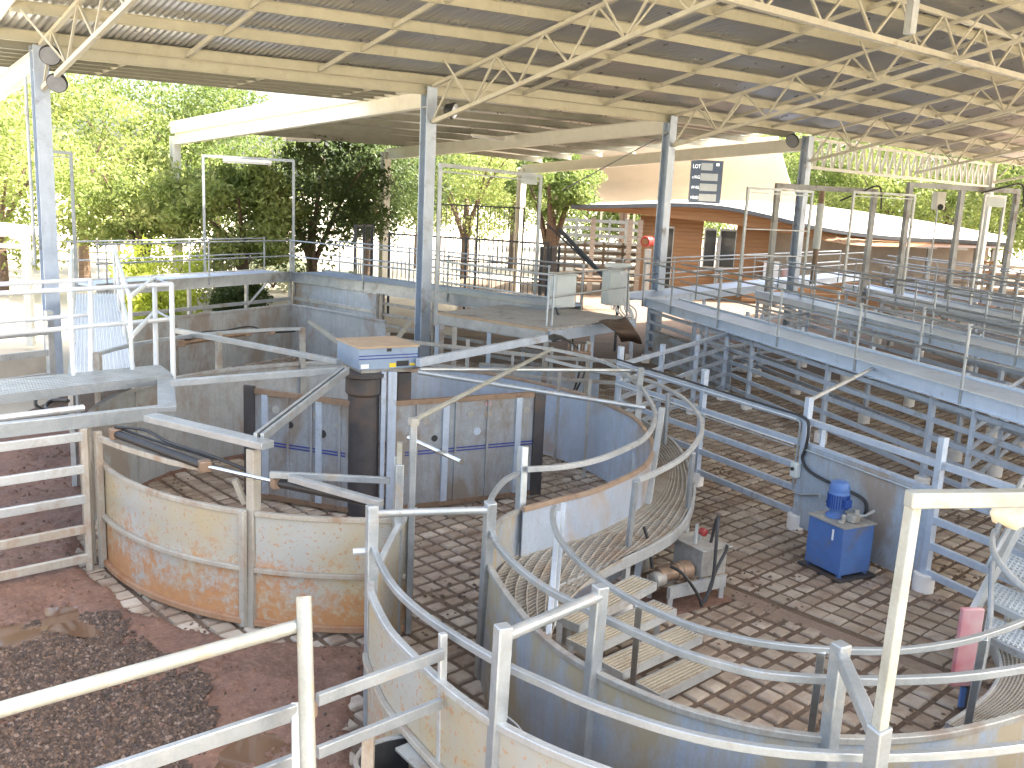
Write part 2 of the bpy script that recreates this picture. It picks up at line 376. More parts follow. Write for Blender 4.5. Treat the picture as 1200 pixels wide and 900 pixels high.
M['sail'] = plain('cream_roof_sheet', (.40,.33,.27), (.35,.29,.23), .6, .7)
# ================================================================== GROUND
CY = V(-1.72, 11.65)                     # centre of the round forcing yard
CR = V(2.15, 7.25)                       # centre of the curved race
AU = rad(46.9); UX = V(math.sin(AU), math.cos(AU)); VX = V(math.cos(AU), -math.sin(AU))
def sm(a, b, x):
    t = max(0, min(1, (x-a)/(b-a))); return t*t*(3-2*t)
g = MB(); n = 24
ext = 700
g.add([(-ext,-60,-.09),(ext,-60,-.09),(ext,ext,-.09),(-ext,ext,-.09)], [(0,1,2,3)])
o = g.build('ground', M['pale_ground'], smooth=0); struct(o); o['label'] = 'pale sunlit ground stretching away behind the yards'
PUD = [(P(66,715), .30, .13, -.45), (P(85,735), .3, .12, -.4), (P(8,745), .42, .22, .2), (P(300,882), .34, .2, .2)]
GPOLY = PP([(-60,760),(0,752),(60,728),(110,722),(165,742),(215,780),(245,825),(250,862),(235,910),(150,980),(-80,1000)], 0)
def inpoly(p, poly):
    c = False; j = len(poly)-1
    for i in range(len(poly)):
        a, b = poly[i], poly[j]
        if (a.y > p[1]) != (b.y > p[1]) and p[0] < (b.x-a.x)*(p[1]-a.y)/(b.y-a.y)+a.x: c = not c
        j = i
    return c
def paved(x, y):
    r = math.hypot(x-CY.x, y-CY.y)
    if r < 3.66+.16*noise.noise((x*2, y*2, 3)): return True
    if math.hypot(x-CR.x, y-CR.y) < 3.55: return True
    if x > .1 and y > 4 and (y < 60): return True
    if y > 12 and x > -9 and x > -5.0-.4*(y-12): return True
    return False
def hd(x, y):
    z = .035 + .035*noise.noise((x*.7, y*.7, 0)) + .028*noise.noise((x*2.3, y*2.3, 5)) + .026*noise.noise((x*5, y*5, 9)) + .018*noise.noise((x*11, y*11, 2))
    for c, a, bb, rot in PUD:
        dx, dy = x-c.x, y-c.y; u = dx*math.cos(rot)+dy*math.sin(rot); w = -dx*math.sin(rot)+dy*math.cos(rot)
        q = (u/a)**2+(w/bb)**2
        z -= .06*math.exp(-q*.8)
    r = math.hypot(x-CY.x, y-CY.y); r2 = math.hypot(x-CR.x, y-CR.y)
    z -= .14*(1-sm(3.42, 3.66+.2*noise.noise((x*1.5, y*1.5, 7)), r))
    z -= .14*(1-sm(3.2, 3.45, r2))
    z -= .14*sm(-.3, .2, x)
    return z
step = .05; X0, X1, Y0, Y1 = -12.5, .4, 2.4, 15.5
nx, ny = int((X1-X0)/step), int((Y1-Y0)/step)
g = MB(); g.sheet([[V(X0+i*step, Y0+j*step, hd(X0+i*step, Y0+j*step)) for i in range(nx+1)] for j in range(ny+1)])
o = g.build('dirt_ground', M['dirt'], smooth=180); struct(o); o['label'] = 'red brown trampled dirt outside the round yard'
g = MB()
for kp, (c, a, bb, rot) in enumerate(PUD):
    g.add([V(c.x+1.25*(a*math.cos(t)*math.cos(rot)-bb*math.sin(t)*math.sin(rot)), c.y+1.25*(a*math.cos(t)*math.sin(rot)+bb*math.sin(t)*math.cos(rot)), .000+.003*kp) for t in [k*math.pi/12 for k in range(24)]], [tuple(range(24))])
o = g.build('puddle_water', M['water'], smooth=0); struct(o); o['label'] = 'shallow muddy puddles in the dirt'
# loose gravel and clods
def stones(mb, x, y, z, s):
    rz = random.random()*6.28; c, sn = math.cos(rz)*s, math.sin(rz)*s; h = s*random.uniform(.5, .9); k = random.uniform(.6, 1)
    j = lambda: random.uniform(.75, 1.2)
    mb.add([(x+c*j(), y+sn*j(), z), (x-sn*k*j(), y+c*k*j(), z+h*.2), (x-c*j(), y-sn*j(), z), (x+sn*k*j(), y-c*k*j(), z+h*.1), (x+c*.3, y+sn*.3, z+h), (x-c*.35, y-sn*.35, z+h*.9)],
           [(0,1,4),(1,5,4),(1,2,5),(2,3,5),(3,4,5),(3,0,4)])
g = MB(); st_ = .05; idx = {}
for j in range(int(9/st_)):
    for i in range(int(9/st_)):
        x, y = -8.5+i*st_, 2.5+j*st_; e = .22*noise.noise((x*2, y*2, 1)); e2 = .15*noise.noise((x*5, y*5, 4))
        if not inpoly((x+e+e2, y+e-e2), GPOLY): continue
        if noise.noise((x*1.7, y*1.7, 8)) < -.36: continue
        g.add([(xx, yy, hd(xx, yy)+.012+.016*noise.noise((xx*9, yy*9, 1))+.010*noise.noise((xx*23, yy*23, 4))) for xx, yy in ((x,y),(x+st_,y),(x+st_,y+st_),(x,y+st_))], [(0,1,2,3)])
o = g.build('gravel_bed', M['gravel'], smooth=0); tag(o, 'dark fine crumb bed under the loose gravel', 'gravel', kind='stuff')
g = MB(); bx = [p.x for p in GPOLY]; by = [p.y for p in GPOLY]; cnt = 0
while cnt < 17000:
    x, y = random.uniform(min(bx), max(bx)), random.uniform(max(min(by), 2.5), max(by))
    e = .22*noise.noise((x*2, y*2, 1)); e2 = .15*noise.noise((x*5, y*5, 4))
    if not inpoly((x+e+e2, y+e-e2), GPOLY): continue
    if noise.noise((x*1.7, y*1.7, 8)) < -.30 and random.random() < .7: continue
    stones(g, x, y, hd(x, y)+.010+.012*noise.noise((x*9, y*9, 1)), random.choice((.010, .014, .017, .021, .028))); cnt += 1
cnt = 0
while cnt < 2200:
    x, y = random.uniform(-8, -.9), random.uniform(3.5, 12)
    if math.hypot(x-CY.x, y-CY.y) < 3.6 or noise.noise((x*1.3, y*1.3, 8)) < .05: continue
    stones(g, x, y, hd(x, y)-.003, random.choice((.008, .012, .016, .024))); cnt += 1
o = g.build('gravel_patch', M['stone'], smooth=0); tag(o, 'dark loose gravel and crumbs spread over the red dirt', 'gravel', kind='stuff')
g = MB(); cnt = 0
while cnt < 8000:
    x, y = random.uniform(-11, -.5), random.uniform(3.2, 14)
    if math.hypot(x-CY.x, y-CY.y) < 3.5 or noise.noise((x*1.1, y*1.1, 18)) < -.12: continue
    stones(g, x, y, hd(x, y)-.006, random.choice((.010, .014, .02, .03, .042))); cnt += 1
o = g.build('dirt_clods', M['dirt'], smooth=0); tag(o, 'churned clods of red dirt scattered over the ground', 'dirt', kind='stuff')
# imprinted paver floor
g = MB()
def paverblock(x, y, pu, pv, z):
    c = V(x, y); a, bq = pu/2, pv/2; t = .014; ja = random.uniform(-.006, .006); jz = random.uniform(-.007, .005)
    q = []
    for k, zz in ((0, z-.035), (t*.6, z-.008+jz), (t*1.3, z+jz)):
        for su, sv in ((-1,-1),(1,-1),(1,1),(-1,1)):
            q.append(up(c + UX*(su*(a-k)+ja) + VX*(sv*(bq-k)), zz))
    g.add(q, [(0,1,5,4),(1,2,6,5),(2,3,7,6),(3,0,4,7),(4,5,9,8),(5,6,10,9),(6,7,11,10),(7,4,8,11),(8,9,10,11)])
PU, PV = .245, .215
bands = [P(845, 690)]
for i in range(-75, 125):
    for j in range(-75, 110):
        c = UX*(i*PU) + VX*(j*PV) + V(1.0, 8.0)
        if c.y > 24 or c.y < 2.6 or c.x > 13 or c.x < -7: continue
        if not paved(c.x, c.y): continue
        r0 = c - bands[0]; w = r0.dot(UX)
        if -.13 < w < .13 and c.x > .6 and c.y < 10: continue      # plain strip crossing the working floor
        if random.random() < .012: continue
        f = .050 + .020*noise.noise((c.x*1.9, c.y*1.9, 4)) + .014*noise.noise((c.x*.6, c.y*.6, 2))
        packed = (c.x > 3.25 and c.y < 9.6 and w > .13) or (noise.noise((c.x*.33, c.y*.33, 6)) > .38)
        paverblock(c.x, c.y, PU-f, PV-(.008 if packed else f*.95), .012*noise.noise((c.x*.5, c.y*.5, 0)))
o = g.build('paved_floor', M['paver'], smooth=0); struct(o); o['label'] = 'brown block paving with open grooves under the yards'
g = MB(); pts = []
for j in range(0, 80):
    row = []
    for i in range(0, 90):
        x, y = -9+i*.33, 2.6+j*.33
        row.append(V(x, y, (-.021 + .010*noise.noise((x*1.7, y*1.7, 3)) if paved(x, y) else -.07)))
    pts.append(row)
g.sheet(pts); o = g.build('floor_mud', M['groove'], smooth=180); struct(o); o['label'] = 'dark mud lying in the paving grooves'
b0 = bands[0]; g = MB()
g.beam(up(b0 - VX*1.1, -.012), up(b0 + VX*3.3, -.012), .22, .02); M['strip'] = soil('brown_screed', (.27,.20,.15), (.21,.15,.11), (.32,.25,.19), 2)
o = g.build('floor_strip', M['strip'], smooth=0); struct(o)
o['label'] = 'smooth drain strip across the paving'

g = MB(); cnt = 0
while cnt < 2600:
    x, y = random.uniform(-5, 8), random.uniform(4, 16)
    if not paved(x, y) or noise.noise((x*1.2, y*1.2, 31)) < .12: continue
    stones(g, x, y, -.004, random.choice((.008, .012, .016, .024, .034))); cnt += 1
o = g.build('floor_debris', M['groove'], smooth=0); tag(o, 'dry crumbs of mud and dung lying on the block paving', 'debris', kind='stuff')
# ================================================================== HELPERS FOR YARD STEELWORK
def fence(name, label, base, rails, top, post=(.08,.08), rail=(.05,.07), mat='galv_blue', foot=True, group=None, cat='fence', railmat=None, postang=None, bev=0, off=0):
    "base: post positions on the ground; rails: heights"
    r = thing(name, label, cat, base[0], group)
    for p in base:
        po = MB().beam(up(p, p.z if p.z else 0), up(p, top), post[0], post[1], postang if postang is not None else math.atan2(base[-1].y-base[0].y, base[-1].x-base[0].x)).build('post', M[mat], r, bevel=bev)
        if foot:
            MB().lathe(up(p, 0), [(.12, -.02), (.12, .19), (.112, .2), (.06, .195)], 28).build('post_foot', M['white_pvc'], po)
    for z in rails:
        d = (base[-1]-base[0]); d.z = 0; d.normalize(); nn = V(d.y, -d.x)*off
        m = MB().rail([up(p+nn, z) for p in base], *rail); m.build('rail', M[railmat or mat], r)
    return r
def handrail_set(r, pts, deck, h=(.96,.5), spacing=2.9, rr=.023, mat='galv_bright', first=0.0, foot=.2, ends=True):
    L = plen(pts); n = max(1, round(L/spacing))
    for k in range(n+1):
        s = first + (L-first)*k/n; p = at_len(pts, s)
        m = MB().tube([up(p, p.z-foot), up(p, p.z+h[0])], rr, 8)
        for hh in h: m.lathe(up(p, p.z+hh-.035), [(rr*1.5, 0), (rr*1.5, .07)], 8)
        m.build('handrail_post', M[mat], r)
    for hh in h:
        MB().tube([up(p, p.z+hh) for p in pts], rr*.92, 8).build('handrail', M[mat], r)
def catwalk(name, label, A, B, width, side=1, near=True, far=True, mat='catwalk_skylit', sp=2.9, beam_h=.24, group='raised walkways over the cattle pens', near_first=0.0):
    "deck between A and B at deck height, widening to the side away from the camera"
    A, B = Vector(A), Vector(B); d = (B-A).normalized(); nrm = V(-d.y, d.x)*side
    r = thing(name, label, 'walkway', up(A, 0), group)
    q = [A, B, B+nrm*width, A+nrm*width]
    MB().slab(q, A.z-.05, A.z-.012).build('deck', M['deck_skylit'], r)
    for e0, e1, s in ((A, B, 1), (A+nrm*width, B+nrm*width, -1)):
        MB().cee(up(e0, A.z-beam_h/2+.03), up(e1, A.z-beam_h/2+.03), .07, beam_h, .012, 1 if (s*side > 0) else -1).build('edge_beam', M[mat], r)
    if near: handrail_set(r, [A-nrm*.03, B-nrm*.03], A.z, spacing=sp, first=near_first)
    if far: handrail_set(r, [A+nrm*(width+.03), B+nrm*(width+.03)], A.z, spacing=sp, first=near_first+.6)
    return r
M['deck_skylit'] = metal('skylit_walk_deck', (.50,.60,.75), (.42,.51,.65), .3, .42, (.22,.19,.16), .12, 2)  # pale blue carries the sky reflected on the decks
DK = 1.75

# ================================================================== ROUND FORCING YARD
def rimmed_wall(r, pts, z0, z1, mat, rim=(.07,.06), rimmat=None, t=.012, name='panel'):
    MB().wall(pts, z0, z1, t).build(name, M[mat], r)
    MB().rail([up(p, z1) for p in pts], *rim).build('top_rim', M[rimmat or mat], r)
# front left rusty wall
yl = thing('yard_wall', 'rusty curved sheet steel wall of the round yard facing the red dirt', 'wall', CY)
angs = [213.5, 236, 263, 288, 304]
R0 = 3.32
for a0, a1 in ((213.5, 256.9), (258.5, 283.5)):
    p = arc(CY.x, CY.y, R0, a0, a1, 30)
    MB().wall(p, .06, 1.16, .008).build('panel', M['rust'], yl)
    MB().rail([up(q, 1.16) for q in p], .05, .05).build('top_rim', M['rust_post'], yl)
    MB().rail([up(q, .60) for q in arc(CY.x, CY.y, R0+.028, a0, a1, 30)], .045, .045).build('middle_rim', M['rust_post'], yl)
    MB().rail([up(q, .06) for q in arc(CY.x, CY.y, R0+.028, a0, a1, 30)], .05, .06).build('base_rim', M['rust_bar'], yl)
def pol(a, r, c=CY): return V(c.x+r*math.cos(rad(a)), c.y+r*math.sin(rad(a)))
pL = P(107, 660); pL2 = P(121, 664)
for q, h, w in ((pL, 1.62, .09), (pL2, 1.55, .07)):
    MB().beam(up(q, 0), up(q, h), w, w, .8).build('post', M['rust_post'], yl, bevel=.006)
pM = pol(245.9, R0+.03)
pM = P(297,733)
MB().beam(up(pM, 0), up(lerp(pM, P(299,524,1.78), .5), 1.78), .10, .10, 1.0).build('post', M['rust_post'], yl, bevel=.006)
MB().beam(up(pol(256.4, R0+.03), 0), up(pol(256.4, R0+.03), 1.18), .05, .07, 1.0).build('post', M['rust_post'], yl, bevel=.006)
# closing piece of the wall up to the race post
MB().rail(PP([(117,514),(150,526),(200,541),(240,549)], 1.50), .05, .06).build('upper_rail', M['rust_post'], yl)
MB().beam(P(275, 562, 1.45), P(287, 590, 1.2), .05, .05).build('knee_brace', M['rust_post'], yl)
# back wall
yb = thing('yard_wall', 'blue grey sheet steel back wall of the round yard behind the swing gates', 'wall', V(CY.x, CY.y+3.7))
bk = [pol(a, r) for a, r in ((212, 3.42), (195, 3.45), (178, 3.5), (160, 3.55), (140, 3.6), (120, 3.68), (105, 3.74), (93, 3.78))]
bk = spline(bk, 6)
rimmed_wall(yb, bk, .04, 1.42, 'sheet_brown')
for a in (178, 140, 118): MB().beam(up(pol(a, 3.66), 0), up(pol(a, 3.66), 2.02), .08, .08, rad(a)).build('post', M['galv_dirty'], yb)
MB().rail([up(q, 2.0) for q in [pol(a, 3.66) for a in range(118, 181, 6)]], .05, .05).build('top_rail', M['galv_bright'], yb)
yr = thing('yard_wall', 'curved sheet steel wall on the right of the round yard with a top rail', 'wall', pol(20, 3.9))
ZR = 1.22
rp = [pol(93, 3.78)] + PP([(500,433),(567,437),(667,458),(733,484),(757,506),(765,527),(752,549),(703,573),(655,586),(613,597)], ZR)
rp = [up(p, 0) for p in spline([up(p, 0) for p in rp], 8)]
MB().wall(rp, .04, ZR, .012).build('panel', M['sheet_mix'], yr)
MB().rail([up(p, ZR) for p in rp], .05, .05).build('top_rim', M['mud_rim'], yr)
ZT = 1.56
rr_ = spline(PP([(600,402),(660,412),(710,425),(745,448),(764,474),(768,492),(757,512),(735,525),(700,539),(660,547),(618,550)], ZT), 8)
MB().rail(rr_, .045, .055).build('rail', M['galv'], yr, smooth=25)
for b_, zb, t_, zt, w in (((748,562), ZR, (770,478), ZT+.12, .08), ((742,505), ZR, (746,432), 1.78, .09), ((608,655), .75, (613,523), 1.76, .085)):
    oo = (up(P(*b_, zb), 0)-up(CY, 0)).normalized()*(.07 if b_[0] > 700 else 0)
    MB().beam(up(P(*b_, zb), 0)+oo, P(*t_, zt)+oo, w, w, .7).build('post', M['galv_bright'], yr, bevel=.008)
for px_, py_ in ((690,470),(655,455),(600,437)):
    q = P(px_, py_, ZR); MB().beam(up(q, 0), up(q, ZT), .05, .05).build('post', M['galv_dirty'], yr)
for px_, py_ in ((655,588),):
    q = P(px_, py_, ZR); MB().rail([up(q, .3), up(q + V(.001, 0), .3)], .04, .04)
# tall latch posts where the yard meets the race
lp = thing('latch_posts', 'cluster of latch posts with a sliding bar at the mouth of the race', 'gate post', P(478, 742))
def pt(b_, zb, t_, zt): return up(P(*b_, zb), 0), P(*t_, zt)
for bpx, tpx, zt, w in (((463,752),(463,530),1.77,.075), ((478,742),(479,497),2.12,.06), ((459,744),(457,520),1.80,.03)):
    a_ = P(*bpx); MB().beam(a_, up(a_, zt), w, w, .3).build('post', M['galv_bright'], lp, bevel=.006)
a_ = P(463,752); MB().beam(up(a_, 1.6), up(a_, 1.98), .045, .045).build('drop_bar', M['pole_paint'], lp)
MB().tube([P(479,513,1.86), P(541,541,1.86)], .024, 10).build('sliding_bar', M['chrome'], lp)
MB().box(up(P(478,742), 2.13), (.08,.08,.07), .5).build('latch', M['galv_dirty'], lp)

# ================================================================== PIVOT STATION WITH OVERHEAD BRACES
CP = V(-1.74, 11.71)
pv = thing('gate_pivot', 'dark drum pivot in the round yard carrying a pale blue box with a tan lid', 'pivot', CP)
dr_ = up(P(424, 601), 0)
MB().lathe(up(dr_, 0), [(.205,0),(.205,1.62),(.24,1.66),(.24,1.86),(.28,1.88),(.28,1.93)], 28).build('drum', M['dark_steel'], pv)
for px_, w in ((446,.06),(456,.11)):
    q = P(px_, 603); MB().beam(up(q,0), up(q,1.95), w, .09, .3).build('guide_post', M['galv_blue'], pv, bevel=.004)
q = P(470, 597); MB().beam(up(q,0), up(q,1.9), .17, .1, .3).build('guide_post', M['dark_steel'], pv)
# box
zb0, zb1 = 1.98, 2.27
tb = [P(421,408,zb1), P(490,405,zb1), P(465,394,zb1), P(398,396.5,zb1)]
d0 = (tb[1]-tb[0]); c_ = tb[0]
bw = d0.length; dx_ = d0.normalized(); dy_ = V(-dx_.y, dx_.x)
bd = .78
box = [c_, c_+dx_*bw, c_+dx_*bw+dy_*bd, c_+dy_*bd]
MB().slab(box, zb0, zb1-.012).build('control_box', M['box_blue'], pv, bevel=.006)
lid = MB().slab([box[0]-dx_*.015-dy_*.015, box[1]+dx_*.015-dy_*.015, box[2]+dx_*.015+dy_*.015, box[3]-dx_*.015+dy_*.015], zb1-.012, zb1+.012).build('lid', M['lid'], pv)
for zz in (zb0+.135, zb0+.175):
    MB().slab([box[0]-dy_*.004, box[1]-dy_*.004, box[1]+dy_*.002, box[0]+dy_*.002], zz, zz+.014).build('stripe', M['blue_line'], pv, smooth=0)
for u0, u1, z0, z1, mm in ((.46,.54,zb1-.06,zb1-.02,'black'),(.63,.84,zb0+.03,zb0+.10,'black'),(.51,.62,zb0+.02,zb0+.075,'yellow_lab'),(.03,.16,zb0+.02,zb0+.075,'white_lab'),(.86,.95,zb0+.03,zb0+.06,'yellow_lab')):
    MB().slab([box[0]+dx_*bw*u0-dy_*.006, box[0]+dx_*bw*u1-dy_*.006, box[0]+dx_*bw*u1+dy_*.004, box[0]+dx_*bw*u0+dy_*.004], z0, z1).build('opening' if mm == 'black' else 'sticker', M[mm], pv, smooth=0)
MB().slab([box[0]+dx_*.05+dy_*.05, box[1]-dx_*.05+dy_*.05, box[2]-dx_*.05-dy_*.05, box[3]+dx_*.05-dy_*.05], zb0-.06, zb0).build('box_base', M['galv_dirty'], pv)
hub = up(CP, 2.02)
def brace(a, bq, w, h, mat='galv_bright', round_=False, nm='brace'):
    m = MB()
    if round_: m.tube([a, bq], w/2, 10)
    else: m.beam(a, bq, w, h)
    return m.build(nm, M[mat], pv, bevel=0 if round_ else .005)
brace(P(397,424,2.05), P(204,387,2.02), .085, .07)
brace(P(396,434,2.0), P(200,449,1.86), .09, .08)
for dz in (-.03, .03):
    a, bq = P(405,434,2.0), P(303,513,1.88); sd = (bq-a).cross(V(0,0,1)).normalized()*dz*1.1
    brace(a+sd, bq+sd, .035, .09)
MB().beam(P(405,434,1.985), P(303,513,1.865), .03, .05).build('brace', M['black'], pv)
brace(P(398,402,2.05), P(363,377,2.02), .06, .06, 'pole_paint')
brace(P(466,397,2.05), P(480,377,2.0), .06, .06, 'pole_paint')
brace(P(490,425,2.06), P(640,396,2.05), .08, .11, 'galv_blue')
brace(P(492,433,2.02), P(744,434,1.74), .055, .055, 'galv_bright', True)
brace(P(490,436,2.0), P(756,478,1.66), .06, .06, 'galv_bright', True)
brace(P(643,411,1.95), up(P(478,742), 2.14), .055, .055, 'pole_paint', True)
# beam from the left walkway over the wall post, and two braces beyond it
br = thing('wall_brace', 'pale channel beam from the left walkway to the post of the rusty wall', 'beam', up(P(299,524,1.8), 0))
MB().beam(P(176,489,1.84), P(314,522,1.84), .16, .07).build('channel', M['galv_bright'], br, bevel=.005)
MB().beam(P(316,556,1.62), P(457,563,1.56), .05, .06).build('rear_brace', M['galv_bright'], br, bevel=.004)
MB().beam(P(340,560,1.6), P(447,590,1.56), .07, .06).build('front_brace', M['galv_bright'], br, bevel=.004)
# hydraulic rams
def ram(label, a, bq, c_, d_, rod0, barrel_mat='hose'):
    r = thing('hydraulic_ram', label, 'hydraulic ram', up(a, 0), 'hydraulic rams of the swing gates')
    MB().tube([a, bq], .045, 12).build('barrel', M[barrel_mat], r)
    MB().tube([bq, c_], .020, 10).build('rod', M['chrome'], r)
    MB().tube([c_, d_], .048, 12).build('sleeve', M['hose'], r)
    for p in (a, bq, c_): MB().box(p, (.11,.11,.11), .6).build('clevis', M['brown_cyl'], r, bevel=.01)
    MB().tube(spline([a+V(0,0,.07), lerp(a,bq,.3)+V(.02,.06,.12), lerp(a,bq,.6)+V(0,.05,.09), bq+V(0,.06,.1), lerp(bq,c_,.5)+V(.03,.08,.02)], 6), .016, 6).build('hose', M['hose'], r)
    MB().tube(spline([a+V(.05,.02,.05), lerp(a,bq,.4)+V(.05,.1,.02), bq+V(0.05,.1,.05)], 6), .014, 6).build('hose', M['hose'], r)
    return r
ram('black hydraulic ram with a bright rod along the rusty wall top', P(135,508,1.62), P(240,546,1.55), P(325,565,1.52), P(435,588,1.5), None)
ram('dirty hydraulic ram against the back wall of the round yard', P(212,402,1.75), P(290,390,1.78), P(318,388,1.78), P(345,386,1.78), None, 'brown_cyl')

# ================================================================== SWING GATES
def gate(label, tipb, tipt, zt, hinge, holes, strip_w):
    a = up(P(*tipb), 0); h = up(hinge, 0)
    r = thing('swing_gate', label, 'gate', h, 'swing gates of the round yard')
    d = (a-h); L = d.length; d.normalize(); nn = V(d.y, -d.x)
    if nn.y > 0: nn = -nn
    ang = math.atan2(d.y, d.x)
    MB().beam(up(h, zt/2+.02), up(a, zt/2+.02), .02, zt-.1).build('panel', M['gate_sheet'], r)
    for z in (zt-.03, .07): MB().beam(up(h, z), up(a, z), .06, .07).build('frame_rail', M['brown_cyl'], r)
    for s in (.14, .33, .40, .62, .84):
        MB().beam(up(h+d*L*s+nn*.022, .1), up(h+d*L*s+nn*.022, zt-.06), .09 if s in (.33,.84) else .03, .03, ang).build('rib', M['galv_blue'] if s in (.33,.84) else M['gate_sheet'], r)
    for z in (.80, .84): MB().beam(up(h+d*.15+nn*.016, z), up(a-d*.1+nn*.016, z), .008, .016).build('stripe', M['blue_line'], r, smooth=0)
    for s, z, rr, mm in holes:
        MB().lathe(up(h+d*L*s+nn*.012, z), [(rr, 0), (rr, .006)], 20, axis=nn).build('hole' if mm == 'black' else 'patch', M[mm], r)
    MB().beam(up(a-d*.02+nn*.02, .03), up(a-d*.02+nn*.02, zt+.04), strip_w, .05, ang).build('rubber_strip', M['dark_steel'], r)
    return r
gate('right swing gate with two blue lines and round holes reaching to the curved wall', (627,581), (632,455), 1.55, V(-1.52, 11.86), [(.26,1.0,.045,'black'),(.5,1.30,.05,'galv_dirty'),(.2,1.25,.05,'galv_dirty'),(.62,1.28,.05,'lid'),(.9,1.3,.05,'galv_dirty'),(.55,1.05,.055,'galv_blue'),(.62,1.43,.045,'pink_pad')], .17)
gate('left swing gate with dark holes, hinged on the dark drum', (293,583), (293,455), 1.55, V(-2.0, 11.7), [(.30,1.06,.055,'black'),(.36,1.30,.05,'galv_dirty'),(.74,1.30,.055,'galv_dirty'),(.6,1.12,.045,'black'),(.16,1.2,.05,'galv_dirty'),(.55,1.4,.04,'pink_pad')], .16)

# ================================================================== CURVED RACE
ow = thing('race_wall', 'rust speckled outer wall of the curved race with a bright top rail', 'wall', P(518, 880))
ZW = 1.18
op = [up(p, 0) for p in PP([(486,597),(470,613),(455,640),(440,672),(434,690),(440,708),(457,740),(485,770),(520,803),(552,828),(582,848),(620,868),(655,884),(702,902)], ZW)]
e0 = op[-1]; a0 = math.degrees(math.atan2(e0.y-CR.y, e0.x-CR.x)); r0 = (e0-CR).length
op += [V(CR.x+(r0)*math.cos(rad(a0+k*6)), CR.y+(r0)*math.sin(rad(a0+k*6))) for k in range(1, 14)]
op = spline(op, 5)
MB().wall(op, .0, ZW, .012).build('panel', M['rust_light'] if 'rust_light' in M else M['rust'], ow, smooth=25)
MB().rail([up(p, ZW) for p in op], .055, .05).build('top_rim', M['galv'], ow, smooth=25)
off_ = []
for i, p in enumerate(op):
    d = (op[min(i+1,len(op)-1)]-op[max(i-1,0)]).normalized(); off_.append(p + V(-d.y, d.x)*-.03)
ii = min(range(len(op)), key=lambda k: (op[k]-up(P(434,690,ZW),0)).length)
MB().rail([up(p, .62) for p in off_[ii:]], .045, .045).build('middle_rim', M['rust_post'], ow, smooth=25)
ZO = 1.46
orl = PP([(437,640),(447,664),(465,692),(498,722),(545,753),(590,779),(640,802),(700,828),(800,860),(900,879),(1000,886),(1100,884),(1200,874),(1290,858)], ZO)
orl = spline(orl, 6)
MB().rail(orl, .046, .05).build('top_rail', M['galv_bright'], ow, smooth=25)
POSTS = {}
for nm, b_, zb, t_, zt, w in (('a',(436,690),ZW,(436,592),1.80,.085),('b',(580,846),ZW,(590,733),1.80,.088),('c',(1024,925),ZW,(1031,851),1.80,.088),('d',(522,804),ZW,(519,742),1.50,.05)):
    lo = P(*b_, zb); hi = P(*t_, zt); POSTS[nm] = hi
    lo0 = lo + (lo-hi)*(zb/(zt-zb)); MB().beam(up(lo, 0), hi, w, w, .5).build('post', M['galv_bright'] if nm != 'd' else M['galv'], ow, bevel=.008)
iw = thing('race_wall', 'smooth blue grey inner wall of the curved race beside the steps', 'wall', P(575, 820))
ip = [up(p, 0) for p in PP([(613,597),(590,608),(576,624),(570,645),(576,668),(592,695),(622,732),(655,762),(697,788),(750,813),(800,832),(850,846),(900,857),(973,866),(1050,866),(1120,858),(1200,837),(1290,800),(1360,755)], ZW)]
ip = spline(ip, 6)
MB().wall(ip, .0, ZW, .012).build('panel', M['sheet_inner'], iw, smooth=25)
MB().rail([up(p, ZW) for p in ip], .05, .045).build('top_rim', M['galv_dirty'], iw, smooth=25)
ZI = 1.50
irl = spline(PP([(613,553),(593,562),(578,580),(572,600),(578,628),(592,650),(615,672),(645,693),(693,717),(750,744),(800,765),(850,780),(900,791),(985,797),(1060,797),(1130,793),(1200,783),(1280,765)], ZI), 6)
MB().rail(irl, .046, .05).build('top_rail', M['galv_bright'], iw, smooth=25)
for nm, b_, zb, t_, zt, w in (('e',(569,648),ZW,(575,588),1.78,.085),('f',(690,786),ZW,(704,686),1.80,.085),('g',(971,866),ZW,(986,754),1.80,.085)):
    lo = P(*b_, zb); hi = P(*t_, zt); POSTS[nm] = hi
    MB().beam(up(lo, 0), hi, w, w, .5).build('post', M['galv_bright'], iw, bevel=.008)
for i, (k1, k2, lab) in enumerate((('a','e','thin tube crossing the entry of the race'),('b','f','thick tube joining race posts beside the steps'),('c','g','square bar joining the front race posts below the pale pole'))):
    a, bq = POSTS[k1]-V(0,0,.07), POSTS[k2]-V(0,0,.07)
    m = MB()
    if i < 2: m.tube([a, bq], .032 if i == 0 else .038, 12)
    else: m.beam(a, bq, .07, .07)
    tag(m.build('cross_bar', M['galv_bright'], bevel=0 if i < 2 else .008), lab, 'cross bar', 'cross bars tying the race posts')
# small latch pin on the entry post
pn = POSTS['a']-V(0,0,.38); MB().tube([pn, pn+V(-.14,-.03,-.005)], .03, 10).build('latch_pin', M['galv'], ow)
# hanging wire on the outer wall
wpts = spline(PP([(592,838),(608,852),(614,868),(607,876),(600,868),(606,862),(640,872),(680,890),(720,905)], 1.05), 5)
tag(MB().tube([p for p in wpts], .006, 5).build('wire', M['galv']), 'loose tie wire looped on the outer race wall', 'wire')

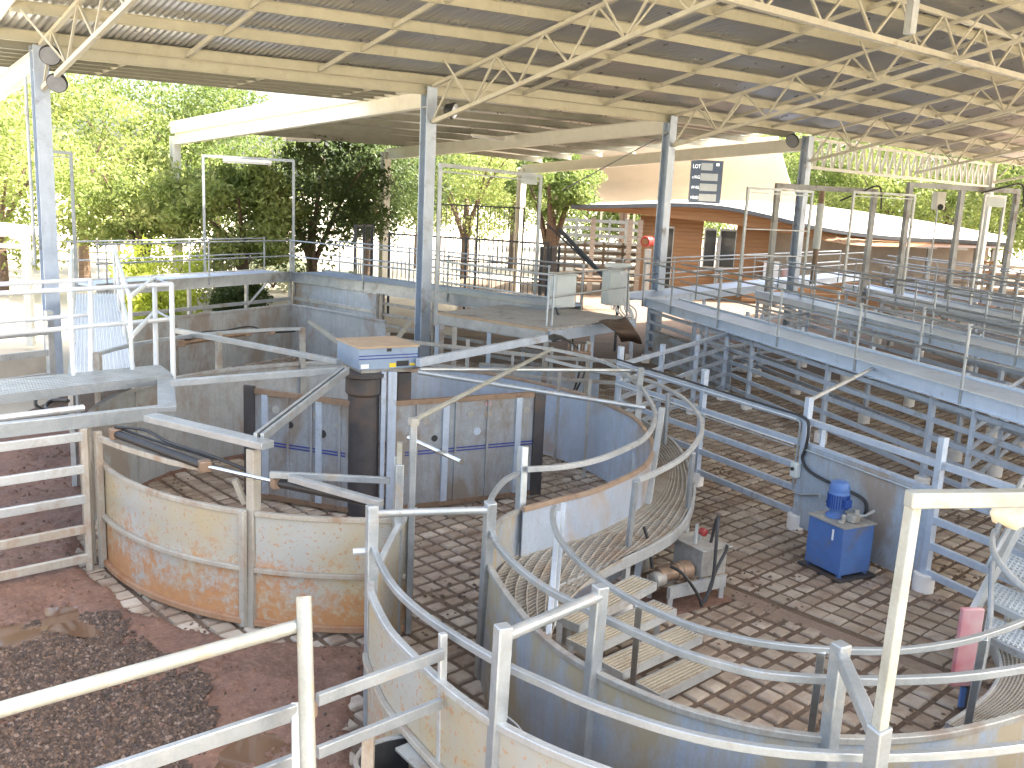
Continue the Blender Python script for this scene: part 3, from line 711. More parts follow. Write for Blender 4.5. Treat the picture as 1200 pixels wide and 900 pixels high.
# ================================================================== CURVED WALKWAY INSIDE, STEPS
ZD = .72
cw = thing('curved_walkway', 'curved grating walkway with a tube rail wrapping round the yard wall', 'walkway', P(790, 640))
outer = PP([(690,470),(735,483),(770,503),(792,520),(807,545),(814,572),(808,600),(793,621),(768,637),(738,651),(700,668),(672,680),(650,690)], ZD)
outer = spline(outer, 6)
wallref = [up(p, 0) for p in rp[30:]] + [up(p, 0) for p in ip[:60]]
def nearest(p, path): return min(path, key=lambda q: (q-up(p,0)).length)
inner = []
Lo = plen(outer)
nO = 90
so = [at_len(outer, Lo*k/(nO-1)) for k in range(nO)]
winner = []
full = [up(p, 0) for p in rp[len(rp)//3:]] + [up(p, 0) for p in ip[3:]]
# matching points along the wall, monotone
i0 = min(range(len(full)), key=lambda k: (full[k]-up(so[0],0)).length)
iE = min(range(len(full)), key=lambda k: (full[k]-up(P(640,752,ZW),0)).length)
seg = full[i0:iE+1]; Ls = plen(seg)
si = [at_len(seg, Ls*(k/(nO-1))) for k in range(nO)]
NB = 7
slats = MB()
for j in range(NB+1):       # bearing bars following the curve
    t = j/NB
for j in range(16):
    t = .03+.94*j/15
    pth = [up(lerp(si[k], up(so[k],0), t), ZD) for k in range(nO)]
    slats.rail(pth, .012, .03)
for k in range(110):
    u = k/109*(nO-1); a = int(min(u, nO-2)); f = u-a
    s0 = lerp(si[a], si[a+1], f); s1 = lerp(up(so[a],0), up(so[a+1],0), f)
    slats.beam(up(lerp(s0, s1, .02), ZD-.005), up(lerp(s0, s1, .98), ZD-.005), .010, .02)
slats.build('grating', M['grating'], cw, smooth=0)
MB().rail([up(p, ZD-.05) for p in so], .03, .13).build('edge_beam', M['galv'], cw, smooth=25)
ZC = 1.50
crl = spline(PP([(640,421),(690,433),(737,441),(762,447),(790,460),(808,473),(820,489),(823,503),(819,514),(806,531),(788,544),(762,557),(748,562)], ZC), 6)
MB().rail(crl, .05, .05).build('handrail', M['galv'], cw, smooth=25)
for b_, t_ in (((778,528),(783,462)),((805,604),(812,530)),((735,650),(745,563)),):
    hi = P(*t_, ZC); lo = P(*b_, ZD-.1); MB().beam(lo, hi, .05, .05, .6).build('handrail_post', M['galv_bright'], cw, bevel=.005)
for px_, py_ in ((805,604),(735,653),(668,684),(790,520)):
    q = P(px_, py_, ZD-.1); MB().beam(up(q, 0), q, .06, .06, .6).build('leg', M['galv'], cw)
MB().lathe(up(P(735,653,ZD-.1), 0), [(.13,-.02),(.13,.2),(.12,.22),(.05,.22)], 18).build('leg_foot', M['white_pvc'], cw)
# guard rail following the inside of the race wall
gr = thing('guard_rail', 'long curved tube guard rail round the working floor in front of the steps', 'railing', P(950, 853))
erl = spline(PP([(650,594),(647,603),(650,618),(658,635),(675,655),(700,677),(740,703),(800,730),(850,745),(900,755),(960,761),(1040,763),(1100,757),(1150,746),(1200,728),(1270,695)], 1.50), 6)
MB().rail(erl, .042, .042).build('rail', M['galv_bright'], gr, smooth=25)
for b_, zb, t_, zt in (((642,750),.68,(655,600),1.50),((648,735),.68,(661,590),1.50),((741,806),.1,(749,708),1.50),((949,866),.5,(963,762),1.50),((1131,865),.5,(1153,747),1.50)):
    MB().beam(P(*b_, zb), P(*t_, zt), .05, .05, .6).build('rail_post', M['galv_bright'], gr, bevel=.005)
# steps
st = thing('steps', 'short flight of four ribbed metal steps below the curved walkway', 'steps', P(760, 800))
for k, (r_, l_, f_, z) in enumerate((((742,674),(650,721),(768,690),.60),((766,703),(664,748),(789,716),.45),((796,733),(702,774),(813,748),.30),((817,765),(745,799),(843,776),.15))):
    rr0, ll0, ff0 = P(*r_, z), P(*l_, z), P(*f_, z)
    w = (ff0-rr0); a, bq = ll0, rr0; d = (bq-a).normalized(); nrm = V(-d.y, d.x)
    if nrm.dot(w) < 0: nrm = -nrm
    wd = .27
    s = MB()
    for j in range(7):
        o_ = nrm*(wd*(j+.5)/7); s.beam(a+o_-V(0,0,.01), bq+o_-V(0,0,.01), .013, .022)
    t = s.build('tread', M['tread'] if 'tread' in M else M['grating'], st)
    e = MB()
    for o_ in (V(0,0), nrm*wd): e.beam(a+o_-V(0,0,.035), bq+o_-V(0,0,.035), .012, .075)
    for q in (a, bq): e.beam(q-V(0,0,.035), q+nrm*wd-V(0,0,.035), .012, .075)
    for j in range(1, 7):
        q = lerp(a, bq, j/7); e.beam(q-V(0,0,.02), q+nrm*wd-V(0,0,.02), .008, .012)
    e.build('tread_frame', M['galv'], t)
    for q in (a+nrm*.06, bq+nrm*.06): MB().beam(up(q, 0), up(q, z-.05), .05, .05).build('support', M['galv'], st)
# ================================================================== RIGHT HAND PENS
f0, f1, f2 = P(815,567), P(932,618), P(1081,690)
dF = (f2-f1).normalized()
fa = f0 - (f1-f0).normalized()*2.2; f3 = f2 + dF*2.1; f4 = f3 + dF*2.1
F1 = fence('pen_fence', 'nearest pen fence on the right, behind the blue power pack', [fa, f0, f1, f2, f3, f4], [.21,.54,.85,1.18,1.50], 1.82, (.085,.085), (.05,.085), bev=.006, group='steel pen fences of the right hand yards')
# solid sheet panel in the bay behind the power pack
d = (f2-f1).normalized(); nn = V(d.y, -d.x)
if nn.y > 0: nn = -nn
MB().beam(up(f1+d*.02+nn*.035, .62), up(f2-d*.02+nn*.035, .62), .012, 1.14).build('sheet_panel', M['sheet_blue'], F1)
MB().beam(up(f1+d*.25-nn*.06, 1.0), up(f1+d*.25-nn*.06, 1.48), .06, .06).build('post', M['galv_blue'], F1)
# conduits and hydraulic hose clipped to the fence
cp = thing('pipe_run', 'pair of bright conduits and a dark hose clipped along the nearest pen fence', 'pipes', up(f1, 0))
nn2 = nn*.07
for dz, mm, r_ in ((.05,'hose',.016),(.0,'rail_white',.010),(-.35,'rail_white',.010),(-.39,'galv_bright',.010)):
    if mm == 'hose': pts = [up(fa+nn2, 1.60), up(f1+nn2-d*.1, 1.56)]
    else: pts = [up(fa+nn2, 1.52+dz), up(f1+nn2-d*.12, 1.50+dz)]
    MB().tube(pts, r_, 8).build('hose' if mm == 'hose' else 'conduit', M[mm], cp)
hp = [up(f1+nn2-d*.1, 1.56), up(f1+nn2+d*.08, 1.52), up(f1+nn2+d*.12, 1.36), up(f1+nn2+d*.1, 1.15), up(f1+nn2+d*.06, 1.0), up(f1+nn2+d*.18, .88), up(f1+nn2+d*.5, .83), up(f1+nn2+d*1.1, .80), up(f1+nn2+d*1.24, .70), up(f1+nn2*1.6+d*1.2, .52), up(f1+nn2*3.0+d*1.0, .55), up(f1+nn2*4.5+d*.82, .68)]
MB().tube(spline(hp, 6), .021, 8).build('hose', M['hose'], cp)
MB().tube(spline([up(f1+nn2-d*.12,1.50), up(f1+nn2-d*.05,1.44), up(f1+nn2-d*.05,1.1), up(f1+nn2-d*.06,.62), up(f1+nn2+d*.03,.50), up(f1+nn2*1.4+d*.45,.62), up(f1+nn2*3.4+d*.62,.66)], 6), .014, 8).build('conduit', M['galv_bright'], cp)
MB().tube([up(f1+nn2+d*.05,1.13), up(f2+nn2-d*.15,1.13)], .012, 8).build('conduit', M['galv_bright'], cp)
sw = MB().box(up(f1+nn2*1.3-d*.02, .82), (.12,.09,.2), math.atan2(d.y,d.x)).build('switch_box', M['enclosure'], cp, bevel=.012)
MB().lathe(up(f1+nn2*1.3-d*.02, .84)+nn*.05, [(.025,0),(.025,.02)], 12, axis=nn).build('switch_knob', M['black'], sw)
# fence crossing from the tall post to the walkway
a_ = up(f1, 1.78); MB().tube([a_, P(1030,428,1.68)], .03, 8).build('cross_tube', M['galv'], F1)
# catwalks
def line(p0, p1, e0=0.0, e1=0.0):
    d = (p1-p0).normalized(); return p0-d*e0, p1+d*e1
C1a, C1b = line(P(757,350,DK), P(1177,472,DK), 0, 7)
catwalk('catwalk', 'nearest raised walkway over the right hand pens, its blue edge beam in full view', C1a, C1b, .95, 1, sp=2.85, near_first=1.7)
C2a, C2b = line(P(885,341,DK), P(1200,419,DK), 0, 8)
catwalk('catwalk', 'second raised walkway over the right hand pens, just behind the nearest one', C2a, C2b, .95, 1, sp=2.9, near_first=1.2)
C3a, C3b = line(P(990,333,DK), P(1200,378,DK), 0, 9)
catwalk('catwalk', 'third raised walkway over the right hand pens, well behind the nearest two', C3a, C3b, .95, 1, sp=3.1, near_first=.8)
C4a, C4b = line(P(1038,327,DK), P(1200,357,DK), 0, 10)
catwalk('catwalk', 'farthest raised walkway over the right hand pens, below the dark steel portals', C4a, C4b, .95, 1, sp=3.2, near_first=.8)
X1a, X1b = P(640,357,DK), P(760,350,DK)
x0, x1 = P(760,350,DK), P(1008,323,DK)
catwalk('cross_walkway', 'raised cross walkway joining the far left ends of the pen walkways', P(752,350,DK), P(1010,322,DK), 1.0, 1, sp=3.4, group=None)
# fences below the catwalks
def below(label, A, B, n, shift=.12, top=1.62, rails=(.3,.58,.86,1.14,1.42), e1=0.0, foot=True):
    d = (B-A).normalized(); nr = V(-d.y, d.x)*shift
    base = [up(lerp(A, B, k/n)+nr, 0) for k in range(n+1)]
    return fence('pen_fence', label, base, rails, top, (.08,.08), (.045,.085), foot=foot, group='steel pen fences of the right hand yards')
L = (C1b-C1a).length
below('steel pen fence standing under the nearest blue walkway', C1a, C1b, int(L/2.6))
below('steel pen fence standing under the second blue walkway', C2a, C2b, int((C2b-C2a).length/2.7))
below('steel pen fence standing under the third blue walkway', C3a, C3b, int((C3b-C3a).length/2.8))
below('steel pen fence standing under the farthest blue walkway', C4a, C4b, int((C4b-C4a).length/2.9), foot=False)
# fences midway between the walkways, and pen dividers between them
m0, m1 = up(lerp(C1a, C2a, .5), 0), up(lerp(C1b, C2b, .5), 0)
fence('pen_fence', 'steel pen fence midway between the nearest and second walkways', [lerp(m0, m1, k/7) for k in range(8)], [.3,.58,.86,1.14,1.42], 1.6, (.08,.08), (.045,.085), group='steel pen fences of the right hand yards')
m0, m1 = up(lerp(C2a, C3a, .5), 0), up(lerp(C2b, C3b, .5), 0)
fence('pen_fence', 'steel pen fence midway between the second and third walkways', [lerp(m0, m1, k/8) for k in range(9)], [.3,.58,.86,1.14,1.42], 1.6, (.08,.08), (.045,.085), group='steel pen fences of the right hand yards')
for t, lab in ((.18,'short dividing fence between the two nearest walkways at their far end'),(.62,'short dividing fence between the two nearest walkways near the right edge')):
    a_, b_ = up(lerp(C1a, C1b, t)+V(.1,.1), 0), up(lerp(C2a, C2b, t), 0)
    fence('dividing_fence', lab, [lerp(a_, b_, k/2) for k in range(3)], [.3,.6,.9,1.2,1.5], 1.62, (.07,.07), (.045,.07), group='dividing fences inside the pens')
for t, lab in ((.05,'dividing fence from the nearest pen fence to the walkway, at its far end'),):
    a_ = up(fa, 0); b_ = up(lerp(C1a, C1b, .24), 0)
    fence('dividing_fence', lab, [lerp(a_, b_, k/3) for k in range(4)], [.3,.6,.9,1.2,1.5], 1.66, (.08,.08), (.045,.08), group='dividing fences inside the pens')
# sheeted pen sides seen behind the valve bank and under the first walkway
for lab, pa, pb, zt in (('blue grey sheet panel in the shade beyond the right curved wall', P(560,470), P(700,480), .8), ('dusty blue sheet panel lying in the shade under the nearest walkway', up(C1a+V(.2,-.6),0), up(lerp(C1a,C1b,.22)+V(.35,0),0), .95)):
    r = thing('sheet_wall', lab, 'wall', up(pa, 0))
    MB().wall([up(pa,0), up(pb,0)], .08, zt, .02).build('panel', M['sheet_blue'], r)
    MB().rail([up(pa,zt), up(pb,zt)], .05, .06).build('top_rim', M['galv_dirty'], r)

# ================================================================== CONTROL PLATFORM
ZPF = 1.68
pf = thing('control_platform', 'plank decked control platform with tube rails behind the round yard', 'platform', up(P(600,385,ZPF),0))
q0, q1, q2, q3 = P(513,366,ZPF), P(641,386,ZPF), P(742,372,ZPF), P(616,354,ZPF)
npl = 14
pl = MB()
for k in range(npl):
    a, bq = lerp(q0, q3, k/npl), lerp(q1, q2, k/npl); c_, d_ = lerp(q0, q3, (k+.88)/npl), lerp(q1, q2, (k+.88)/npl)
    pl.slab([a, bq, d_, c_], ZPF-.05, ZPF)
pl.build('deck', M['deck_grey'], pf)
MB().beam(up(q0, ZPF-.02)+V(0,-.03), up(q1, ZPF-.02)+V(0,-.03), .05, .07).build('edge_board', M['lid'], pf)
MB().beam(up(q0, ZPF-.14)+V(0,-.06), up(q1, ZPF-.14)+V(0,-.06), .06, .2).build('edge_beam', M['galv_bright'], pf)
MB().beam(up(q1, ZPF-.14)+V(.05,-.03), up(q2, ZPF-.14)+V(.05,-.03), .06, .22).build('edge_beam', M['galv_blue'], pf)
MB().beam(up(q0, ZPF-.14)-V(.05,0), up(q3, ZPF-.14)-V(.05,0), .06, .2).build('edge_beam', M['galv'], pf)
for q in (q0, q1, q2, q3, lerp(q1,q2,.5), lerp(q0,q1,.5)): MB().beam(up(q, 0), up(q, ZPF-.24), .09, .09).build('leg', M['galv_blue'], pf)
rl = [P(517,306,2.72), P(645,322,2.72), P(741,313,2.72)]
for dz in (0, -.48): MB().tube([p+V(0,0,dz) for p in rl], .024, 8).build('handrail', M['galv_bright'], pf)
for pb, pt_ in (((640,384),(644,322)),((734,374),(737,313)),((646,383),(650,322))): MB().tube([P(pb[0],pb[1]+4,ZPF-.1), P(*pt_,2.72)], .024, 8).build('handrail_post', M['galv_bright'], pf)
def enclosure(label, x0, x1, y0, y1, split, dist, cap=False):
    a = PD(x0, y1, dist); bq = PD(x1, y1, dist); c_ = PD(x0, y0, dist)
    w = (bq-a).length; h = (c_.z-a.z); s = PD(x0+(x1-x0)*split, y1, dist)
    r = thing('control_enclosure', label, 'control box', V(s.x, s.y, a.z), 'pale control boxes on the platform rail')
    wf, ws = w*(1-split)*1.02, .42
    rz = .30
    cx = V(s.x+wf/2, s.y+ws/2, a.z+h/2)
    MB().box(cx, (wf, ws, h), rz).build('case', M['enclosure'], r, bevel=.012)
    m = Matrix.Rotation(rz, 3, 'Z')
    MB().box(cx+m@V(0,-ws/2-.008), (wf*.86,.02,h*.92), rz).build('door', M['enclosure'], r, bevel=.008)
    MB().box(cx+V(0,0,h/2+.012), (wf+.05, ws+.06, .024), rz).build('cap', M['enclosure'], r, bevel=.005)
    return r, cx, h
e1, ex1, eh1 = enclosure('left pale control box on the platform rail with a black cable hanging below', 636, 671, 321, 359, .26, (rl[1].y+rl[0].y)/2+.3)
e2, ex2, eh2 = enclosure('right pale control box on the platform rail beside the bundle of white cables', 697, 731, 317, 357, .30, rl[2].y+.2)
lb = thing('junction_tray', 'small pale tray box on the platform rail above the right control box', 'box', PD(732,310,rl[2].y))
MB().box(PD(724,311,rl[2].y), (.62,.25,.11), .12).build('case', M['enclosure'], lb, bevel=.01)
cb = thing('cable_bundle', 'bundle of white cables hanging from the platform rail', 'cables', PD(735,330,rl[2].y))
for k in range(7):
    y_ = rl[2].y-.3; j = k*1.3
    pts = [PD(728+j,318,y_), PD(730+j*.8,335,y_), PD(727+j*1.4+3*math.sin(k),352,y_), PD(733+j*1.2-5*math.cos(k*2),364,y_), PD(741+j*.5,378,y_)]
    MB().tube(spline(pts, 6), .024, 6).build('cable', M['cable_white'], cb)
for k in range(3):
    y_ = rl[2].y-.3
    MB().tube(spline([PD(731,352,y_), PD(722-3*k,357+k,y_), PD(726-k,366,y_), PD(736,377,y_)], 6), .015, 6).build('cable', M['cable_white'], cb)
tag(MB().tube(spline([PD(651,360,ex1.y), PD(655,370,ex1.y-.1), PD(667,382,ex1.y-.3), PD(671,397,ex1.y-.4), PD(670,408,ex1.y-.5)], 8), .02, 6).build('cable', M['hose']), 'black cable drooping from the left control box', 'cable')
# rubber flap and valve bank under the platform
fl = MB(); rows = []
A_, B_ = P(702,376,1.72), P(733,372,1.72)
for i, (dx, dy, z) in enumerate(((0,0,1.73),(6,4,1.72),(13,9,1.69),(20,14,1.6),(24,19,1.48),(26,24,1.33))):
    rows.append([P(702+dx+(31-dx*.25)*t, 376+dy-4*t+(dx*.25)*t, z)+V(0,0,.02*math.sin(t*7+i)) for t in [k/6 for k in range(7)]])
fl.sheet(rows); o = fl.build('rubber_flap', M['rubber_brown'], smooth=180); sd = o.modifiers.new('thick', 'SOLIDIFY'); sd.thickness = .02
tag(o, 'muddy brown rubber flap draped over the platform edge', 'rubber flap')
fl = MB(); rows = []
for i, (dx, dy, z) in enumerate(((0,0,1.62),(9,-3,1.66),(18,-1,1.66),(26,4,1.6),(31,9,1.5))):
    rows.append([P(640+dx+t*8, 394+dy+t*6, z) for t in [k/4 for k in range(5)]])
fl.sheet(rows); o = fl.build('rubber_flap', M['rubber'], smooth=180); sd = o.modifiers.new('thick', 'SOLIDIFY'); sd.thickness = .02
tag(o, 'black rubber flap curled over the hydraulic valve bank', 'rubber flap')
vb = thing('valve_bank', 'row of hydraulic valves with springs below the control platform', 'valve bank', up(P(678,412,1.4),0))
vc = P(678,414,1.42)
MB().box(vc, (.46,.14,.1), .1).build('manifold', M['brown_cyl'], vb, bevel=.01)
for k in range(7):
    q = vc+V(-.19+.064*k, -.02+.006*k, .05); MB().tube([q, q+V(0,0,.13)], .022, 8).build('valve', M['galv'] if k % 2 else M['brown_cyl'], vb)
MB().beam(up(vc,0), vc-V(0,0,.05), .07, .07).build('post', M['galv'], vb)
for k in range(2):
    MB().tube(spline([vc+V(.1*k,0,-.02), vc+V(.1*k+.03,-.06,-.35), vc+V(.05*k-.05,-.05,-.7)], 6), .018, 6).build('hose', M['hose'], vb)
# jumble of posts and pipes between the yard wall and the platform
for k, (bx_, by_, ty_, z, lab) in enumerate(((533,445,383,1.62,'pale steel post under the left end of the control platform'),(518,450,380,1.62,'dirty steel post left of the control platform corner'),(690,470,400,1.6,'dirty steel post below the middle of the control platform'),(640,470,398,1.6,'paired steel post below the platform corner'))):
    q = P(bx_, ty_, z); tag(MB().beam(up(q,0), q, .09, .09, .2).build('steel_post', M['galv_dirty']), lab, 'post', 'posts below the control platform')
rw = thing('pen_fence', 'dirty rail fence in the shade between the round yard and the control platform', 'fence', up(P(520,400,1.4),0))
for z in (.6, 1.0, 1.4): MB().rail([P(455,392,1.5)*1.0 + V(0,0,z-1.5), P(640,412,1.5)+V(0,0,z-1.5), P(735,418,1.5)+V(0,0,z-1.5)], .05, .07).build('rail', M['galv_dirty'], rw)
for t in (0, .35, .7, 1): q = lerp(P(455,392,1.5), P(735,418,1.5), t); MB().beam(up(q,0), up(q,1.55), .07, .07).build('post', M['galv_dirty'], rw)

# ================================================================== FAR LEFT WALKWAY ROUND THE YARD
W1a, W1b = P(112,334,DK), P(340,319,DK)
w1 = catwalk('walkway', 'straight far left walkway with tube rails in front of the sunlit shrubs', W1a, W1b, 1.0, 1, sp=3.0, mat='galv', group=None, near_first=.3, beam_h=.3)
W2a, W2b = P(340,319,DK), P(642,360,DK)
w2 = catwalk('walkway', 'walkway from the far left corner to the control platform, crossing the steel column', W2a, W2b, 1.35, 1, sp=2.9, mat='galv_bright', group=None, near_first=.05, beam_h=.30)
# sheet fence under it
r = thing('sheet_wall', 'tall blue grey sheet panels below the far walkway corner', 'wall', up(W2a, 0))
a_, b_ = up(W2a+V(.15,-.05),0), up(lerp(W2a, W2b, .40)+V(0,-.05),0)
MB().wall([a_, b_], .05, 1.46, .02).build('panel', M['sheet_blue'], r)
MB().rail([up(a_,.98)+V(0,-.04), up(b_,.98)+V(0,-.04)], .05, .1).build('rail', M['galv'], r)
for q in (a_, b_): MB().beam(up(q,0)+V(0,-.05), up(q,1.5)+V(0,-.05), .08, .08).build('post', M['galv_dirty'], r)
fence('pen_fence', 'rail fence under the far walkway right of the sheet panels', [up(lerp(W2a, W2b, t)+V(0,-.1),0) for t in (.42,.62,.82,1.0)], [.35,.65,.95,1.25], 1.5, (.08,.08), (.05,.08), mat='galv_dirty', foot=False)
fence('pen_fence', 'open rail fence below the straight far left walkway', [up(lerp(W1a, W1b, t),0) for t in (.1,.42,.73,1.0)], [.95], 1.5, (.08,.08), (.05,.1), mat='galv', foot=False)
for t in (.73,): 
    q = up(lerp(W1a, W1b, t), .85); MB().beam(q, q+V(.55,.1,.68), .05, .06).build('knee_brace', M['galv'], w1)
# outer yard wall at the back
r = thing('yard_wall', 'low back wall of the outer yard below the far left walkway', 'wall', up(P(340,358,1.35),0))
bw_ = [up(P(x,y,1.35),0) for x, y in ((150,379),(205,372),(340,357),(395,366),(452,377))]
rimmed_wall(r, bw_, .04, 1.35, 'sheet_brown')
MB().beam(up(bw_[1],0), up(bw_[1],1.4), .08, .08).build('post', M['galv_dirty'], r)

# ================================================================== LEFT PENS, LEFT WALKWAY AND RAMP
lA, lB = P(106,668), P(-70,706)
lf = thing('pen_fence', 'left pen fence of five heavy rails meeting the rusty curved wall', 'fence', lA)
for y0, y1, x1 in ((511,523,98),(549,566,100),(584,600,103),(619,641,107),(653,675,112)):
    z = None
    a = lA
    lo, hi = 0, 3
    for _ in range(40):
        mid = (lo+hi)/2
        q = V(a.x, a.y, mid)-CAM; yy = 450-FPX*(q.dot(UP)/q.dot(FW))
        if yy > y1-(y1-y0)*0 if False else yy > y0: lo = mid
        else: hi = mid
    MB().rail([up(lA, lo), up(lB, lo-.01)], .05, .095).build('rail', M['galv'] if y0 < 590 else M['rust_post'], lf)
for q, w in ((lA-V(.0,.0), .07), (lA+V(-.16,.3), .07), (lB, .08)): MB().beam(up(q,0), up(q,1.60), w, w, .2).build('post', M['rust_post'], lf, bevel=.005)
# second line of rails behind
lA2 = lA+V(-.5,2.6); fence('pen_fence', 'low sunlit rail fence left of the ramp beside the steel column', [P(62,470), P(-80,492)], [.5,.95,1.35], 1.75, (.12,.12), (.05,.12), mat='galv', foot=False)
tag(MB().wall([P(64,455), P(-60,470)], 0.0, .75, .1).build('low_wall', M['concrete']), 'low pale concrete wall behind the left walkway', 'wall')
# walkway over the fence
lw = thing('walkway', 'left walkway of punched grating on a bright channel beam, over the red dirt', 'walkway', P(100,500,0))
ZL = 1.80
MB().beam(P(-60,511,1.66), P(203,481,1.66), .10, .15).build('edge_beam', M['galv_bright'], lw, bevel=.006)
MB().tube([P(-60,498,1.7), P(98,478,1.7)], .04, 10).build('tie_tube', M['galv'], lw)
n0, n1, n2, n3 = P(-60,470,ZL), P(201,439,ZL), P(187,428,ZL), P(-60,452,ZL)
gm = MB()
for k in range(9): gm.beam(lerp(n0,n3,k/8), lerp(n1,n2,k/8), .028, .012)
for k in range(75): gm.beam(lerp(n0,n1,k/74)-V(0,0,.004), lerp(n3,n2,k/74)-V(0,0,.004), .026, .010)
gm.build('grating', M['galv_bright'], lw, smooth=0)
MB().beam(n0-V(0,0,.05), n1-V(0,0,.05), .03, .11).build('toe_beam', M['galv_bright'], lw)
MB().beam(n3-V(0,0,.05), n2-V(0,0,.05), .03, .11).build('toe_beam', M['galv'], lw)
MB().beam(P(194,443,ZL-.06), P(196,480,1.70), .2, .06).build('end_bracket', M['galv_bright'], lw, bevel=.004)
def hr(parent, pts, z, mids=(0,-.5), r_=.032, mat='rail_white'):
    for dz in mids: MB().tube([p+V(0,0,dz) for p in pts], r_, 8).build('handrail', M[mat], parent)
ZH = 2.80
hr(lw, [P(-60,347,ZH), P(201,333,ZH)], ZH)
hr(lw, [P(-60,336,ZH), P(106,328,ZH)], ZH)
hr(lw, [P(201,333,ZH), P(181,326,ZH), P(152,348,ZH)], ZH)
for b_, t_ in (((203,438),(201,333)),((183,429),(181,326)),((107,435),(106,328))):
    lo = P(*b_, ZL); MB().tube([lo-V(0,0,.1), P(*t_, ZH)], .034, 10).build('handrail_post', M['rail_white'], lw)
for y_ in (): pass
# ramp of ribbed aluminium
rmp = thing('ramp', 'bright ribbed aluminium ramp with tube rails leading back to the far left walkway', 'ramp', P(120,437,0))
ra, rb, rc, rd = P(82,440,DK-.05), P(158,440,DK-.05), P(139,345,DK-.05), P(89,345,DK-.05)
g_ = MB(); cols = 15; rows = []
def rp_(u, v): return lerp(lerp(ra, rb, u), lerp(rd, rc, u), v)
for v in (0, 1):
    row = []
    for k in range(cols*4+1):
        ph = k % 4; hgt = .035 if ph in (1, 2) else 0
        uu = (k//4 + (0, .25, .5, .75)[ph])/cols
        row.append(rp_(min(uu,1), v)+V(0,0,hgt))
    rows.append(row)
g_.sheet(rows); g_.build('ribbed_deck', M['alu'], rmp, smooth=0)
MB().slab([ra, rb, rc, rd], DK-.10, DK-.055).build('deck_pan', M['galv'], rmp)
for e0_, e1_ in ((ra, rd), (rb, rc)): MB().beam(e0_-V(0,0,.07), e1_-V(0,0,.07), .05, .18).build('side_beam', M['galv_bright'], rmp)
for v in (.05,.5,.95):
    for u in (0, 1): q = rp_(u, v); MB().beam(up(q,0), up(q,DK-.15), .07, .07).build('leg', M['galv'], rmp)
hr(rmp, [P(152,348,2.75), P(133,289,2.75)], 0)
hr(rmp, [P(82,351,2.75), P(84,292,2.75)], 0)
for t in (0,.33,.66,1):
    q = lerp(P(152,348,2.75), P(133,289,2.75), t); MB().tube([up(q,DK-.2), q], .028, 8).build('handrail_post', M['rail_white'], rmp)
    q = lerp(P(82,351,2.75), P(84,292,2.75), t); MB().tube([up(q,DK-.2), q], .028, 8).build('handrail_post', M['rail_white'], rmp)
tag(MB().tube(spline([P(62,455,1.5), P(45,462,1.55), P(42,475,1.5), P(58,482,1.45), P(75,478,1.5)], 8), .025, 8).build('hydraulic_hose', M['hose']), 'looped black hose under the left walkway deck', 'hose')
tag(MB().tube(spline([P(80,470,1.5), P(60,470,1.45), P(56,480,1.4), P(90,490,1.45)], 8), .025, 8).build('hydraulic_hose', M['hose']), 'short black hose bend below the looped hose', 'hose')

# ================================================================== FOREGROUND FENCE (bottom left)
fg = thing('foreground_fence', 'pale pipe post and rail fence crossing the lower left foreground', 'fence', V(-1.05,4.5))
ZF = 1.42
pA = P(350,833,ZF); pB = P(519,766,ZF); pC = P(100,912,ZF)
pq = up(P(361,835,ZF), 0)
topz = 2.08
MB().tube([P(364,1010,.9), P(356,699,topz)], .041, 14).build('post', M['pole_paint'], fg)
MB().tube([P(361,838,1.50), P(361,826,1.56)], .049, 14).build('post_collar', M['brown_cyl'], fg)
MB().tube([P(-90,857,1.93), P(354,732,1.93)], .036, 14).build('pipe_rail', M['pole_paint'], fg)
MB().rail([P(60,929,ZF), P(346,834,ZF)], .04, .09).build('square_rail', M['galv_bright'], fg)
MB().rail([P(200,948,1.10), P(346,892,1.10)], .04, .09).build('square_rail', M['galv_bright'], fg)
MB().beam(P(346,823,1.46), P(348,960,.95), .045, .05).build('gate_stile', M['galv'], fg, bevel=.004)
MB().rail([P(372,820,ZF), P(519,766,ZF)], .04, .07).build('square_rail', M['galv_bright'], fg)
MB().rail([P(372,882,1.08), P(516,824,1.08)], .04, .07).build('square_rail', M['galv_bright'], fg)
MB().beam(P(432,858,1.0), P(430,930,.6), .07, .07).build('post', M['rust_post'], fg)
# trough
tr = thing('feed_trough', 'dark grey plastic trough with a flat cover board beside the outer race wall', 'trough', P(490,905,0))
c_ = P(492,893,.55); 
def oval(c, a, bq, n=28): return [c+V(a*math.cos(6.2832*k/n), bq*math.sin(6.2832*k/n)) for k in range(n)]
o_, i_ = oval(c_, .42, .30), oval(c_, .39, .27); ob, ib = oval(c_-V(0,0,.5), .34, .24), oval(c_-V(0,0,.42), .31, .21)
n = 28; m_ = MB(); m_.add(ob+o_+i_+ib, [(k,(k+1)%n,n+(k+1)%n,n+k) for k in range(n)]+[(n+k,n+(k+1)%n,2*n+(k+1)%n,2*n+k) for k in range(n)]+[(2*n+k,2*n+(k+1)%n,3*n+(k+1)%n,3*n+k) for k in range(n)]+[tuple(range(3*n,4*n))])
m_.build('tub', M['rubber'], tr)
MB().tube(o_+[o_[0]], .018, 6).build('rim', M['grey_board'] if 'grey_board' in M else M['galv_dirty'], tr)
MB().slab([P(463,876,.59), P(488,866,.59), P(545,912,.59), P(515,925,.59)], .565, .59).build('cover_board', M['galv_dirty'], tr, bevel=.004)
